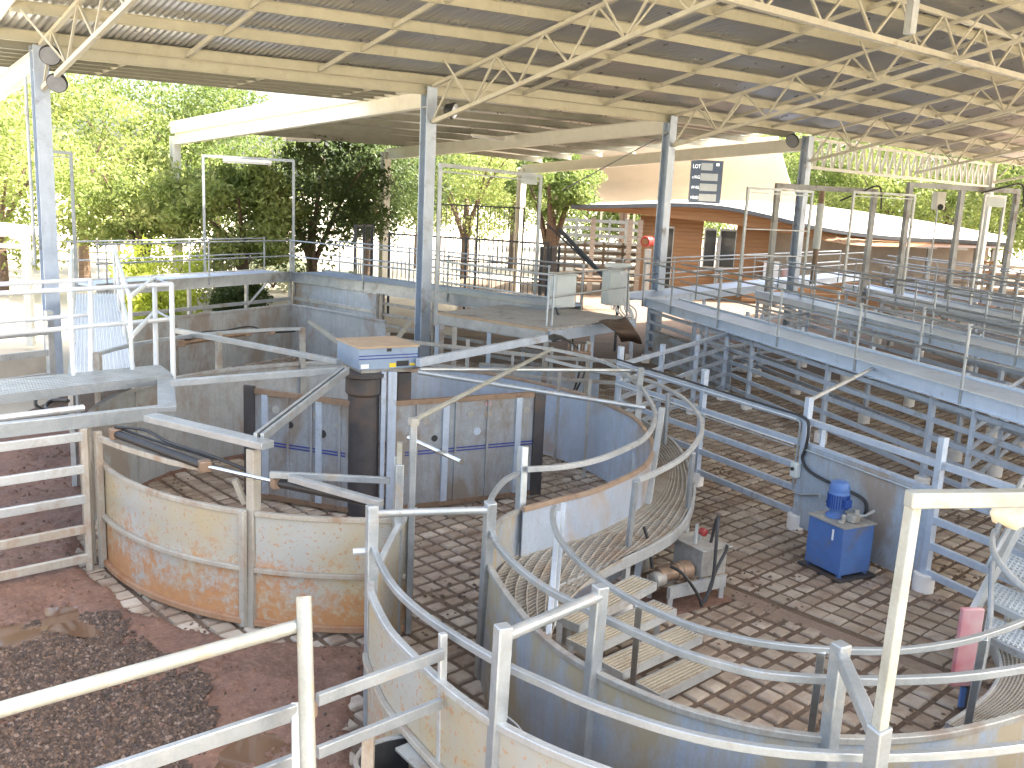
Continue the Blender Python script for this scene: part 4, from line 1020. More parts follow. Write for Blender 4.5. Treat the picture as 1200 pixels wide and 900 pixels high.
# pale gate frame standing on the front race post
wf = thing('handrail_frame', 'pale weathered pole and level top bar standing on the front race post', 'gate frame', POSTS['c'])
pole_t = P(1070,592,2.86)
MB().beam(POSTS['c']-V(0,0,.02), pole_t, .058, .058, .4).build('pole', M['pole_paint'], wf, bevel=.006)
d_ = P(1230,583,2.9)
MB().beam(P(1064,585,2.9), d_, .07, .08).build('top_bar', M['pole_paint'], wf, bevel=.008)
bg = MB(); bc = P(1186,602,2.74)
for r_, z in (): pass
bg.lathe(bc-V(0,0,.06), [(.03,0),(.085,.01),(.11,.05),(.10,.085),(.07,.10),(.02,.105)], 16)
o = bg.build('plastic_bag', M['cloth'], smooth=60)
for v in o.data.vertices: v.co += Vector((noise.noise(v.co*22)*.03, noise.noise(v.co*22+Vector((5,1,2)))*.03, noise.noise(v.co*18+Vector((2,9,4)))*.022))
tag(o, 'crumpled cream plastic bag tied under the pale level bar', 'bag')

# ================================================================== RIGHT STAIRS
sr = thing('stairs', 'grated metal stairs with tube handrails rising at the right edge', 'stairs', P(1140,800))
for k in range(5):
    z = .60+.17*k; X_, Y_ = 13*k, -36*k
    a, bq, c_ = P(1142+X_,737+Y_,z), P(1222+X_,775+Y_,z), P(1155+X_,720+Y_,z); w_ = c_-a
    t = MB()
    for j in range(7): t.beam(a+w_*(j/6), bq+w_*(j/6), .014, .02)
    for j in range(15): q = lerp(a, bq, j/14); t.beam(q-V(0,0,.003), q+w_-V(0,0,.003), .016, .016)
    tt = t.build('tread', M['rail_white'], sr, smooth=0)
    MB().beam(a-V(0,0,.03), bq-V(0,0,.03), .012, .08).build('nosing', M['galv'], tt)
s0, s1 = P(1140,745,.55), P(1214,600,1.5)
for o_ in (V(-.03,.1), V(.66,-.02)): MB().beam(s0+o_, s1+o_, .05, .14).build('stringer', M['galv'], sr)
for pts in ([(1131,862,.1),(1158,745,.62),(1163,660,1.1),(1172,612,1.4),(1200,560,1.75)], [(1158,665,1.05),(1170,640,1.25),(1195,600,1.5),(1225,575,1.75)]):
    MB().tube(spline([P(*p) for p in pts], 6), .026, 8).build('handrail', M['galv_bright'], sr)
MB().tube(spline([P(1166,622,1.32), P(1163,640,1.25), P(1172,660,1.18), P(1195,685,1.1), P(1215,700,1.05)], 6), .03, 8).build('handrail', M['galv'], sr)
for k in range(3):
    q = P(1150+k*18, 690-k*34, .7+.2*k)+V(.35,.05); MB().beam(up(q,0), q, .07, .07).build('support', M['galv'], sr)
sg = MB(); 
cw2 = thing('curved_walkway', 'piece of curved grating walkway at the foot of the right stairs', 'walkway', P(1190,800))
A2 = spline(PP([(1208,690),(1190,705),(1168,760),(1190,800),(1160,850),(1120,868)], .45), 6)
i_pts = spline(PP([(1150,730),(1172,775),(1160,812),(1110,850)], .42), 8)
o_pts = spline(PP([(1260,720),(1262,775),(1240,830),(1170,872)], .42), 8)
for j in range(20): sg.rail([lerp(a, bq, j/19) for a, bq in zip(i_pts, o_pts)], .012, .03)
for k in range(0, len(i_pts)-1):
    for h_ in (0, .33, .66):
        sg.beam(lerp(i_pts[k], i_pts[k+1], h_), lerp(o_pts[k], o_pts[k+1], h_), .01, .02)
sg.build('grating', M['grating'], cw2, smooth=0)
MB().rail([p-V(0,0,.04) for p in i_pts], .03, .12).build('edge_beam', M['galv'], cw2, smooth=60)
for k in (0, 12, 24): MB().beam(up(i_pts[k],0), i_pts[k]-V(0,0,.05), .06, .06).build('leg', M['galv'], cw2)
pad = thing('padded_post', 'short post wrapped in a sun faded pink and red plastic pad', 'post', P(1128,835))
pb = up(P(1130,832),0)
MB().beam(pb, up(pb,.95), .08, .08, .3).build('post', M['dark_steel'], pad)
MB().box(up(pb+V(-.09,-.05),.62), (.20,.05,.72), .1).build('pad', M['pink_pad'], pad, bevel=.012)
MB().box(up(pb+V(-.04,-.03),.14), (.07,.03,.18), .1).build('strap', M['blue_paint'], pad)

# ================================================================== BLUE POWER PACK
pp = thing('power_pack', 'bright blue hydraulic power pack with an upright electric motor on top', 'hydraulic power pack', P(975,675))
b0, b1, b2 = P(942,661), P(982,681), P(1013,669)
dx = (b1-b0); dy = (b2-b1); w, dpt = dx.length, dy.length; dx.normalize(); dy = V(-dx.y, dx.x)
dpt = max(.34, min(dpt, .5))
def bx_(u0, u1, v0, v1): return [b0+dx*u0+dy*v0, b0+dx*u1+dy*v0, b0+dx*u1+dy*v1, b0+dx*u0+dy*v1]
TB = .055; TT = .64
MB().slab(bx_(-.06,w+.06,-.05,dpt+.05), .0, .025).build('drip_tray', M['dark_steel'], pp)
for u in (.04, w-.04):
    for v in (.04, dpt-.04): MB().beam(up(b0+dx*u+dy*v,.02), up(b0+dx*u+dy*v,TB), .05, .05).build('foot', M['blue_paint'], pp)
MB().slab(bx_(0,w,0,dpt), TB, TT).build('tank', M['blue_paint'], pp, bevel=.008)
MB().slab(bx_(-.02,w+.02,-.02,dpt+.02), TT, TT+.016).build('tank_lid', M['galv_dirty'], pp)
mc = up(b0+dx*w*.38+dy*dpt*.45, TT+.02)
MB().lathe(mc, [(.13,0),(.13,.03),(.09,.05),(.09,.09),(.115,.10),(.125,.11),(.125,.30),(.118,.315),(.12,.33),(.12,.38),(.10,.43),(.05,.45)], 28).build('motor', M['blue_paint'], pp)
fin = MB()
for k in range(28):
    a = k*2*math.pi/28; q = mc+V(.128*math.cos(a), .128*math.sin(a), .12); fin.beam(q, q+V(0,0,.17), .008, .016, a)
fin.build('cooling_fins', M['blue_dark'], pp)
MB().box(mc+dx*.13+V(0,0,.2), (.08,.1,.1), math.atan2(dx.y,dx.x)).build('terminal_box', M['blue_dark'], pp, bevel=.006)
MB().box(up(b0+dx*w*.72-dy*.004, TT-.12), (.022,.012,.13), math.atan2(dx.y,dx.x)).build('sight_gauge', M['white_lab'], pp)
vm = MB(); vq = up(b0+dx*w*.8+dy*dpt*.5, TT+.02)
vm.box(vq+V(0,0,.05), (.12,.1,.09), .4).box(vq+V(.05,.06,.1), (.06,.06,.08), .2).lathe(vq+V(-.1,.03,0), [(.03,0),(.03,.07),(.02,.08)], 12).lathe(vq+V(-.16,-.06,0), [(.04,0),(.04,.03),(.03,.035)], 12)
vm.build('valve_block', M['galv_dirty'], pp, bevel=.005)
MB().tube([vq+V(.02,.02,.08), vq+V(.16,.07,.06), vq+V(.3,.16,.1)], .017, 8).build('pipe', M['galv'], pp)
# ================================================================== PUMP UNIT BY THE STEPS
pu = thing('pump_unit', 'greasy hydraulic pump unit with bent hoses and a red knob beside the steps', 'pump', P(800,712))
c0 = P(795,705); a0 = .55; ux = V(math.cos(a0), math.sin(a0)); vx = V(-ux.y, ux.x)
def q_(u, v, z): return up(c0+ux*u+vx*v, z)
MB().slab([q_(-.42,-.25,0), q_(.55,-.25,0), q_(.55,.3,0), q_(-.42,.3,0)], .0, .03).build('base_plate', M['dirt'], pu)
MB().beam(q_(-.30,-.16,.22), q_(.50,-.16,.22), .05, .13).build('frame', M['galv'], pu)
MB().beam(q_(-.30,.18,.22), q_(.50,.18,.22), .05, .13).build('frame', M['galv'], pu)
for u in (-.27, .46):
    for v in (-.16, .18): MB().beam(q_(u,v,.02), q_(u,v,.18), .05, .05).build('leg', M['galv'], pu)
MB().lathe(q_(-.34,.0,.36), [(.05,0),(.08,.02),(.08,.24),(.095,.25),(.095,.30),(.105,.31),(.105,.44),(.07,.48),(.04,.52)], 20, axis=ux).build('pump_body', M['brown_cyl'], pu)
MB().lathe(q_(-.42,-.02,.33), [(.06,0),(.085,.02),(.085,.14),(.06,.16)], 16, axis=ux).build('gear_head', M['galv_dirty'], pu)
MB().slab([q_(.16,-.14,0), q_(.52,-.14,0), q_(.52,.32,0), q_(.16,.32,0)], .30, .60).build('oil_box', M['galv_dirty'], pu, bevel=.008)
MB().slab([q_(.13,-.18,0), q_(.56,-.18,0), q_(.56,.36,0), q_(.13,.36,0)], .60, .62).build('oil_box_lid', M['galv_dirty'], pu, bevel=.004)
MB().tube([q_(.22,.05,.62), q_(.22,.05,.84)], .018, 8).build('filler_pipe', M['galv'], pu)
MB().lathe(q_(.35,.12,.72), [(.03,0),(.045,.01),(.045,.07),(.03,.08)], 14, axis=vx*-1).build('red_knob', M['red'], pu)
MB().tube([q_(.37,.14,.62), q_(.37,.14,.74)], .02, 8).build('filler_pipe', M['galv'], pu)
for pts in ([(.40,.0,.62),(.40,-.05,.88),(.34,-.14,.96),(.28,-.2,.8),(.2,-.28,.3),(.05,-.3,.08)], [(.5,.2,.3),(.6,.05,.5),(.45,-.2,.62),(.25,-.26,.4),(.1,-.3,.1)], [(-.2,-.05,.46),(-.15,-.2,.42),(.0,-.28,.2),(.05,-.31,.06)], [(-.32,.1,.4),(-.36,.16,.7),(-.4,.2,.85)]):
    MB().tube(spline([q_(*p) for p in pts], 8), .018, 8).build('hose', M['hose'], pu)
MB().lathe(up(P(747,666),0), [(.14,0),(.14,.18),(.10,.2)], 18).build('bucket', M['galv_dirty']); o = bpy.data.objects['bucket']; tag(o, 'small dull tub beside the greasy pump unit', 'tub')
# ================================================================== ROOF SHELTER
ZTOP = 6.8; SL = .232
TD = V(math.sin(rad(136.9)), math.cos(rad(136.9)))       # along the trusses, towards the camera side
cols = [up(P(45,55,ZTOP),0), up(P(503,103,ZTOP),0), up(P(786,137,ZTOP),0), up(P(947,160,ZTOP),0)]
stepv = V(5.6, 4.9)
for k in range(3): cols.append(cols[-1]+stepv)
sh = thing('roof_shelter', 'huge open sided steel roof shelter on H columns covering the cattle yards', 'shelter', cols[1])
eave = [cols[0]-(cols[1]-cols[0]).normalized()*.9] + cols
colang = math.atan2(stepv.y, stepv.x)
for k, c in enumerate(cols):
    if k == 4: continue
    b = MB(); b.hsec(up(c, 0), up(c, ZTOP+.02), .29, .29, .02, .028, colang)
    b.build('column', M['galv_blue'] if k < 4 else M['white_steel'], sh)
def onroof(c, d, off=0.0): return up(c + TD*d, ZTOP + SL*d + off)
DR = 17.0
def corr(r, name, pa, pb, pc, pd, pitch, amp, mat):
    "corrugated sheet: pa-pb is the lower edge, pd-pc the upper edge; ribs run from lower to upper"
    L = (pb-pa).length; n = int(L/pitch); rows = [[], []]
    for k in range(n*4+1):
        t = k/(n*4); h = amp*math.sin(k*math.pi/2)
        rows[0].append(lerp(pa, pb, t)+V(0,0,h)); rows[1].append(lerp(pd, pc, t)+V(0,0,h))
    return MB().sheet(rows).build(name, mat, r, smooth=180)
for a, bq in zip(eave, eave[1:]):
    corr(sh, 'roof_sheet', onroof(a,-.35,.27), onroof(bq,-.35,.27), onroof(bq,DR,.27), onroof(a,DR,.27), .13, .018, M['roof'])
    # unseen other slope beyond the ridge, sized to block sun and sky
    q0_, q1_ = onroof(a,DR,.27), onroof(bq,DR,.27)
    q2_, q3_ = q1_+TD*10+V(0,0,-2.3), q0_+TD*10+V(0,0,-2.3)
    corr(sh, 'roof_sheet', q0_, q1_, q2_, q3_, .3, .02, M['roof'])
# purlins (Z sections) with bridging, bay by bay
pd_ = [0.15 + 1.45*k for k in range(12)]
for d in pd_:
    for a, bq in zip(eave, eave[1:]):
        MB().cee(onroof(a,d,.13), onroof(bq,d,.13), .075, .22, .012, 1).build('purlin', M['cream'], sh, smooth=0)
for k, (a, bq) in enumerate(zip(cols, cols[1:])):
    for t in (.33,.67):
        q = lerp(a, bq, t); pb = MB()
        for i, (d0, d1) in enumerate(zip(pd_, pd_[1:])): 
            o_ = V(.12,.1)*(i % 2); MB
            pb.beam(onroof(q+o_, d0, .08), onroof(q+o_, d1, .08), .06, .09)
        pb.build('purlin_bridging', M['truss'], sh, smooth=0)
# trusses
def truss(c, d0, d1, n=10, mat='truss'):
    r = MB(); r.beam(onroof(c,d0,0.0), onroof(c,d1,0.0), .10, .075); r.beam(onroof(c,d0,-.85), onroof(c,d1,-.85), .09, .09)
    t = r.build('truss_chord', M[mat], sh)
    w = MB()
    for k in range(n):
        u0 = d0+(d1-d0)*k/n; u1 = d0+(d1-d0)*(k+.5)/n; u2 = d0+(d1-d0)*(k+1)/n
        w.beam(onroof(c,u0,-.85), onroof(c,u1,0), .042, .042); w.beam(onroof(c,u1,0), onroof(c,u2,-.85), .042, .042)
        if k % 3 == 0:     # fly braces to the purlins either side
            for s in (-1, 1):
                e = (cols[1]-cols[0]).normalized()*(.75*s); w.beam(onroof(c,u2,-.85), onroof(c,u2,.05)+e, .038, .038)
    w.build('truss_web', M[mat], t)
for c in cols[:6]: truss(c, .17, DR-.2, 11)
# ridge girder crossing the trusses
best = None
rr = ray(1075, 25)
for i in range(4000):
    t = 4+i*.01; q = CAM+rr*t; dd = (q-cols[3]).dot(TD)
    if q.z >= ZTOP+SL*dd-1.0: best = dd; break
DG = best if best else 10
gl = MB(); ga, gb = onroof(cols[1]+ (cols[0]-cols[1])*.1, DG, -.98), onroof(cols[5], DG, -.98)
gl.beam(ga, gb, .15, .12); gl.beam(ga+V(0,0,.85), gb+V(0,0,.85), .1, .1)
gc = gl.build('girder_chord', M['truss'], sh)
gw = MB(); n = 17
for k in range(n):
    a, bq, c_ = lerp(ga, gb, k/n), lerp(ga, gb, (k+.5)/n)+V(0,0,.85), lerp(ga, gb, (k+1)/n)
    gw.beam(a, bq, .05, .05); gw.beam(bq, c_, .05, .05)
gw.build('girder_web', M['truss'], gc)
q = P(1068,20,ZTOP); qd = PD(1068, 20, (CAM+rr*t).y)
MB().beam(qd+V(0,0,-.3), qd+V(0,0,1.6), .16, .16, .5).build('king_post', M['galv'], sh)
# eave beam and eave lattice girder on the right
eb = MB()
for a, bq in zip(cols, cols[1:3]): eb.hsec(up(a, ZTOP-.02), up(bq, ZTOP-.02), .12, .3, .01, .016)
eb.build('eave_beam', M['cream'], sh)
lg = MB(); ga, gb = up(cols[3], ZTOP-.05), up(cols[5], ZTOP-.05)
lg.beam(ga, gb, .1, .1); lg.beam(ga-V(0,0,.95), gb-V(0,0,.95), .1, .1); l0 = lg.build('girder_chord', M['white_steel'], sh)
gw = MB(); n = 26
for k in range(n):
    a, bq, c_ = lerp(ga, gb, k/n)-V(0,0,.95), lerp(ga, gb, (k+.5)/n), lerp(ga, gb, (k+1)/n)-V(0,0,.95)
    gw.beam(a, bq, .07, .07); gw.beam(bq, c_, .07, .07)
gw.build('girder_web', M['white_steel'], l0)
# lean-to on the far side
def solve(c, px, py):
    r = ray(px, py); dr = -TD; det = r.x*(-dr.y)-(-dr.x)*r.y
    t = (c.x*(-dr.y)-(-dr.x)*c.y)/det; q = CAM+r*t; return up(q, q.z)
e1_, e2_, e3_ = solve(cols[1],205,163), solve(cols[2],452,181), solve(cols[3],612,199)
ZR0 = ZTOP-.25
rafts = [(up(cols[1],ZR0), e1_), (up(cols[2],ZR0), e2_), (up(cols[3],ZR0), e3_)]
for a, bq in rafts:
    MB().hsec(a, bq, .22, .42, .012, .02).build('rafter', M['white_steel'], sh)
    MB().hsec(up(bq,0), bq+V(0,0,.1), .30, .30, .02, .03, colang).build('outer_column', M['white_steel'], sh)
for (a0_, b0_), (a1_, b1_) in zip(rafts, rafts[1:]):
    corr(sh, 'lean_to_sheet', b0_+V(0,0,.48), b1_+V(0,0,.48), a1_+V(0,0,.48), a0_+V(0,0,.48), .16, .018, M['roof'])
    for k in range(8):
        t = (k+.3)/8
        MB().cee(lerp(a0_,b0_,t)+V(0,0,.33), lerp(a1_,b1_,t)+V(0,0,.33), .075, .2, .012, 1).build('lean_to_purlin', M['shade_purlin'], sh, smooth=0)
a, bq = rafts[0]; MB().beam(a+V(-.14,.0,.40), bq+V(-.14,0,.40), .03, .42).build('barge_flashing', M['white_steel'], sh)
# short lean-to bay beside the left column
sA = solve(cols[0], 68, 101) ; sB = solve(cols[1], 430, 128)
a0_, a1_ = up(eave[0],ZR0), up(cols[1],ZR0)
LD = (sB-up(cols[1],sB.z)).length
zo = sB.z
lo0, lo1 = up(eave[0]-TD*LD, zo), up(cols[1]-TD*LD, zo)
corr(sh, 'lean_to_sheet', lo0+V(0,0,.42), lo1+V(0,0,.42), a1_+V(0,0,.48), a0_+V(0,0,.48), .16, .018, M['roof'])
for k in range(6):
    t = (k+.55)/5.6
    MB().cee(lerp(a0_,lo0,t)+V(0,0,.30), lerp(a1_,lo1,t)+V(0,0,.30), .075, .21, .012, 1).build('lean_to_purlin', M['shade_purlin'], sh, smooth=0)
for t in (.3,.62,.9):
    MB().beam(lerp(a0_,a1_,t)+V(0,0,.25), lerp(lo0,lo1,t)+V(0,0,.25), .06, .08).build('lean_to_bridging', M['truss'], sh)
# pale barge beam left of the first column
MB().hsec(P(95,62,ZTOP-.1)*1.0 if False else up(cols[0],ZR0), up(cols[0]-TD*6.5, ZR0-.9), .2, .4, .012, .02).build('rafter', M['white_steel'], sh)
MB().beam(onroof(eave[0],-.4,.2), onroof(eave[0],DR,.2), .03, .22).build('barge_flashing', M['white_steel'], sh)
# stay rods
MB().tube([up(cols[1],5.9), solve(cols[3],520,185)], .018, 6).build('stay_rod', M['old_steel'], sh)
MB().tube([up(cols[2],6.35)+V(-.05,-.1), P(690,215,4.6)+V(0,12,0)], .02, 6).build('stay_rod', M['old_steel'], sh)
# lamps hung from the shelter
def flood(label, px, py, d, s=.26, tilt=(0.3,-.8,-.45)):
    c = PD(px, py, d); ax = Vector(tilt).normalized()
    r = thing('floodlight', label, 'floodlight', c, 'floodlights on the shelter steelwork')
    MB().lathe(c-ax*.16, [(.05,0),(.12,.03),(s*.8,.15),(s,.22),(s,.26),(s*.93,.27)], 22, axis=ax).build('housing', M['black'], r)
    MB().lathe(c+ax*.107, [(s*.9,0),(s*.9,.012),(s*.3,.016)], 22, axis=ax).build('lens', M['lens_grey'], r)
    MB().beam(c-ax*.1, c-ax*.1+V(0,.25,.22), .04, .05).build('bracket', M['galv'], r)
D0 = cols[0].y
flood('round floodlight just right of the left column, upper one of the pair', 59, 63, D0-.6, .20)
flood('round floodlight on the left column below its twin', 68, 95, D0-.6, .20, (.15,-.8,-.5))
flood('dark round floodlight on the middle column beside the truss foot', 528, 129, cols[1].y-.4, .2, (.9,-.3,-.2))
flood('dark spotlight under the eave at the far right column', 930, 164, cols[3].y-.5, .24, (-.6,-.6,-.4))
for label, px0, py0, px1, py1, d in (('pale batten light under the lean-to, farthest left of the three', 333,162,374,164, None), ('pale batten light under the lean-to right of the middle column', 554,158,590,162, None), ('long pale batten light hung inside the goal shaped frame', 262,187,318,190, 27)):
    dd = d if d else cols[1].y+7
    a, bq = PD(px0,py0,dd), PD(px1,py1,dd+ (2 if not d else 0))
    r = thing('batten_light', label, 'batten light', a, 'batten lights under the lean-to')
    MB().beam(a, bq, .12, .07).build('housing', M['white_steel'], r); MB().tube([a-V(0,0,.06), bq-V(0,0,.06)], .022, 8).build('tube', M['lens'], r)
# conduit down the left column
cd = thing('conduit', 'pale conduit pipe clipped down the left column', 'conduit', up(cols[0],0)+V(-.22,-.1))
MB().tube(spline([P(38,62,6.7)*1, up(cols[0],6.2)+V(-.24,-.12), up(cols[0],5.6)+V(-.24,-.12), up(cols[0],2.7)+V(-.24,-.12), up(cols[0],2.45)+V(-.3,-.14)][1:], 5), .035, 8).build('pipe', M['galv'], cd)

# ================================================================== PORTAL AND GOAL FRAMES
def portal(name, label, legs, w, mat, beamext=0.0, group=None, rungs=0, bw=None):
    "legs: list of (top pixel, foot z) at one distance"
    pass
def frame(name, label, tops, d, zfoot, w, mat, group, infill=None, bh=None):
    pts = [PD(x, y, dd) for (x, y), dd in zip(tops, d)]
    zt = sum(p.z for p in pts)/len(pts)
    r = thing(name, label, 'frame', up(pts[0], zfoot), group)
    MB().beam(up(pts[0],zt)-(pts[-1]-pts[0]).normalized()*w*.5, up(pts[-1],zt)+(pts[-1]-pts[0]).normalized()*w*.5, w, bh or w).build('top_beam', M[mat], r)
    for p in pts: MB().beam(up(p, zfoot), up(p, zt-(bh or w)/2), w, w, .3).build('leg', M[mat], r)
    if infill:
        for z in infill: MB().beam(up(pts[0],zt-z), up(pts[-1],zt-z), .03, .03).build('rung', M[mat], r)
    return r, pts, zt
G1 = 'dark steel portals behind the pens'; G2 = 'thin goal shaped frames over the walkways'
p1, pts1, z1_ = frame('steel_portal', 'dark steel portal left of the pair, in front of the far right column', [(912,216),(1025,226)], (31,32.5), 0, .16, 'old_steel', G1)
p2, pts2, z2_ = frame('steel_portal', 'dark steel portal right of the pair, with a middle leg, by the right edge', [(1067,215),(1128,220),(1192,226)], (31,31.6,32.2), 0, .16, 'old_steel', G1)
for r_, (a, bq) in ((p1,((966,225),(962,300))),):
    a = PD(964,222,31.7); MB().tube([a, up(a, z1_-1.2), up(a, z1_-2.4), up(a, 1.9)], .09, 12).build('hanging_ram', M['brown_cyl'], r_)
    MB().tube([up(a, z1_-.5), up(a, z1_-2.0)], .13, 12).build('ram_barrel', M['enclosure'], r_)
for cx0, cy0, cx1, cy1, rr_p in ((985,235,1030,224,p1),(1150,226,1197,222,p2)):
    a, bq = PD(cx0,cy0,31.5), PD(cx1,cy1,32.2); MB().tube(spline([a, lerp(a,bq,.5)+V(0,-.1,.12), bq+V(0,0,.15), bq+V(.15,0,-.6)], 6), .03, 6).build('hose', M['hose'], rr_p)
frame('goal_frame', 'thin tube frame with three rungs in front of the left dark portal', [(877,219),(952,226)], (27,28), DK, .07, 'galv_bright', G2, infill=(.12,1.15,1.9))
frame('goal_frame', 'thin tube frame with a shallow beam between the two dark portals', [(1001,224),(1072,230)], (30,30.6), DK, .07, 'galv', G2, infill=(.12,))
frame('goal_frame', 'thin tube frame with a pale plate at its corner beside the right portal', [(1155,229),(1178,231)], (28,28.3), DK, .07, 'galv', G2)
frame('goal_frame', 'thin tube goal frame standing on the straight far left walkway', [(238,185),(344,186)], (W1b.y-.6,W1b.y+.2), DK-.2, .075, 'galv_bright', G2)
frame('goal_frame', 'tall goal frame on the control platform with a pale plate at its corner', [(516,196),(634,204)], (P(516,372,ZPF).y, P(632,350,ZPF).y), 1.5, .075, 'galv_bright', G2, infill=(.13,))
frame('goal_frame', 'short tube frame beside the left column at the end of the ramp', [(60,177),(83,180)], (21.6,21.8), 1.6, .07, 'galv_bright', G2, infill=(.1,))
for label, px, py, d, w, h in (('pale rectangular plate at the corner of the platform goal frame',620,211,P(632,350,ZPF).y-.1,.42,.22), ('pale rectangular plate on the frame beside the right portal',1166,237,28.1,.55,.28)):
    c_ = PD(px, py, d); tag(MB().box(c_, (w,.06,h), .1).build('sign_plate', M['enclosure'], bevel=.004), label, 'plate', 'blank pale plates on frames')
c_ = PD(1099,242,33); cm = thing('loudspeaker', 'white box shaped speaker on a thin pole beyond the right portal', 'speaker', up(c_,2))
MB().box(c_+V(0,0,.2), (.34,.3,.6), .2).build('case', M['white_steel'], cm, bevel=.02); MB().lathe(c_+V(.02,-.16,-.02), [(.11,0),(.10,.02),(.05,.01)], 16, axis=(0,-1,0)).build('cone', M['black'], cm)
MB().tube([up(c_,0), c_-V(0,0,.1)], .03, 8).build('pole', M['galv'], cm)

# ================================================================== TIMBER BUILDING, SAIL ROOF, SCOREBOARD
DB = 44.0
tbd = thing('timber_building', 'orange timber clad building with a low curved pale roof behind the pens', 'building', up(PD(800,300,DB),0))
front = [PD(x,y,d) for x,y,d in ((668,241,DB),(740,240,DB),(800,239,DB),(850,243,DB),(900,253,DB),(950,265,DB),(1000,273,DB+.5),(1050,278,DB+1),(1110,281,DB+1.5),(1175,285,DB+2))]
back = [PD(x,y,d) for x,y,d in ((690,238,DB+5),(745,236,DB+7),(805,234,DB+9),(860,235,DB+10),(905,237,DB+10),(955,241,DB+10),(1003,247,DB+10),(1052,254,DB+10),(1112,264,DB+10),(1180,277,DB+10))]
front = spline(front, 4); back = spline(back, 4)
mid = [lerp(a,bq,.5)+V(0,0,.10*min(1, k/14)) for k, (a, bq) in enumerate(zip(front, back))]
o = MB().sheet([[p+V(0,-.25,.02) for p in front], mid, back]).build('roof', M['roof_top'], tbd, smooth=180)
sd = o.modifiers.new('thick', 'SOLIDIFY'); sd.thickness = .14; sd.offset = -1
gut = MB().rail([p+V(0,-.40,-.05) for p in front], .16, .20).build('gutter', M['picket'], tbd)
fb = [PD(x,y,DB) for x,y in ((690,247),(745,251),(800,257),(850,262),(900,270),(950,279),(1000,287),(1050,289),(1110,290),(1170,291))]; fb = spline(fb, 4)
fa_ = [p+V(0,-.05,-.14) for p in front]
m_ = MB(); n = len(fb); q = []
for a, bq in zip(fa_, fb): q += [a, bq, bq+V(0,.2,0), a+V(0,.2,0)]
f = []
for i in range(n-1):
    o_ = i*4
    for k in range(4): f.append((o_+k, o_+4+k, o_+4+(k+1) % 4, o_+(k+1) % 4))
m_.add(q, f); m_.build('fascia', M['timber'], tbd)
wy = DB+.9
def wp(px, zz=0): p = PD(px, 290, wy); return up(p, zz)
walls = [((748,822),'timber'),((862,905),'timber')]
for (x0_, x1_), mm in walls: MB().beam(wp(x0_,1.9), wp(x1_,1.9), .2, 3.8).build('wall', M[mm], tbd)
MB().beam(wp(822,.75), wp(862,.75), .2, 1.5).build('wall', M['timber'], tbd)
MB().beam(wp(905,2.2)+V(0,1,0), wp(1170,2.0)+V(0,1,0), .2, 2.4).build('back_wall', M['concrete'], tbd)
for x0_, x1_, z0, z1 in ((824,838,1.5,3.3),(842,861,1.5,3.3),(780,788,.2,3.3)):
    fr = MB().beam(wp(x0_,(z0+z1)/2)+V(0,-.1,0), wp(x1_,(z0+z1)/2)+V(0,-.1,0), .1, z1-z0+.1).build('window_frame', M['galv'], tbd)
    MB().beam(wp(x0_+1,(z0+z1)/2)+V(0,-.16,0), wp(x1_-1,(z0+z1)/2)+V(0,-.16,0), .05, z1-z0-.1).build('pane', M['glass'], fr)
for x_ in (840, 1060, 1085, 1112, 1140, 1160): MB().beam(wp(x_,0)+V(0,-.4,0), wp(x_,3.0)+V(0,-.4,0), .16, .16).build('post', M['old_steel'], tbd)
for x_ in (693, 736, 748): MB().beam(up(PD(x_,300,DB+.1),0), up(PD(x_,300,DB+.1),3.6), .22, .22).build('post', M['old_timber'], tbd)
for x0_, x1_, z in ((1068,1092,2.95),(1108,1128,2.95)):
    MB().beam(wp(x0_,z)+V(0,-.5,0), wp(x1_,z)+V(0,-.5,0), .1, .1).build('ceiling_batten', M['lens'], tbd)
MB().beam(wp(868,.6)+V(0,-1,0), wp(1175,.6)+V(0,-1,0), .1, 1.1).build('low_timber_screen', M['timber'], tbd)
for x_, z, w in ((905,1.5,.8),(928,1.2,.8)):
    MB().box(wp(x_,z)+V(0,-.3,0), (w,.04,.9)).build('notice_board', M['white_lab'] if x_ == 905 else M['pink_pad'], tbd)
for k in range(5): MB().box(wp(1153,1.5+.22*k)+V(0,-.5,0), (.9,.05,.13)).build('orange_slat', M['timber'], tbd)
# pale sloping roof of the stand behind
sl = thing('stand_roof', 'big cream sheet roof of a stand rising behind the timber building', 'roof', up(PD(800,240,DB+14),0))
DS = DB+16
tl, tr_ = PD(640,172,DS-6), PD(912,160,DS-6); bl, br_ = PD(706,236,DS+6), PD(940,242,DS+6)
rows = []
for i in range(9):
    v = i/8; a, bq = lerp(bl, tl, v), lerp(br_, tr_, v); rows.append([lerp(a, bq, u/24) + V(0,0,-.5*math.sin(math.pi*v)) for u in range(25)])
o = MB().sheet(rows).build('sheeting', M['sail'], sl, smooth=180); sd = o.modifiers.new('t','SOLIDIFY'); sd.thickness = .12
for k in range(7):
    q = lerp(bl, br_, k/6); MB().beam(up(q,0)+V(0,.2,0), q+V(0,.2,.1), .14, .14).build('support', M['white_steel'], sl)
    if k < 6:
        q2 = lerp(bl, br_, (k+1)/6); w_ = (q2-q)
        MB().tube(spline([q+V(0,0,-.7), q+w_*.12+V(0,0,-.15), lerp(q,q2,.5)+V(0,0,.02), q2-w_*.12+V(0,0,-.15), q2+V(0,0,-.7)], 5), .1, 8).build('scallop_edge', M['white_steel'], sl)
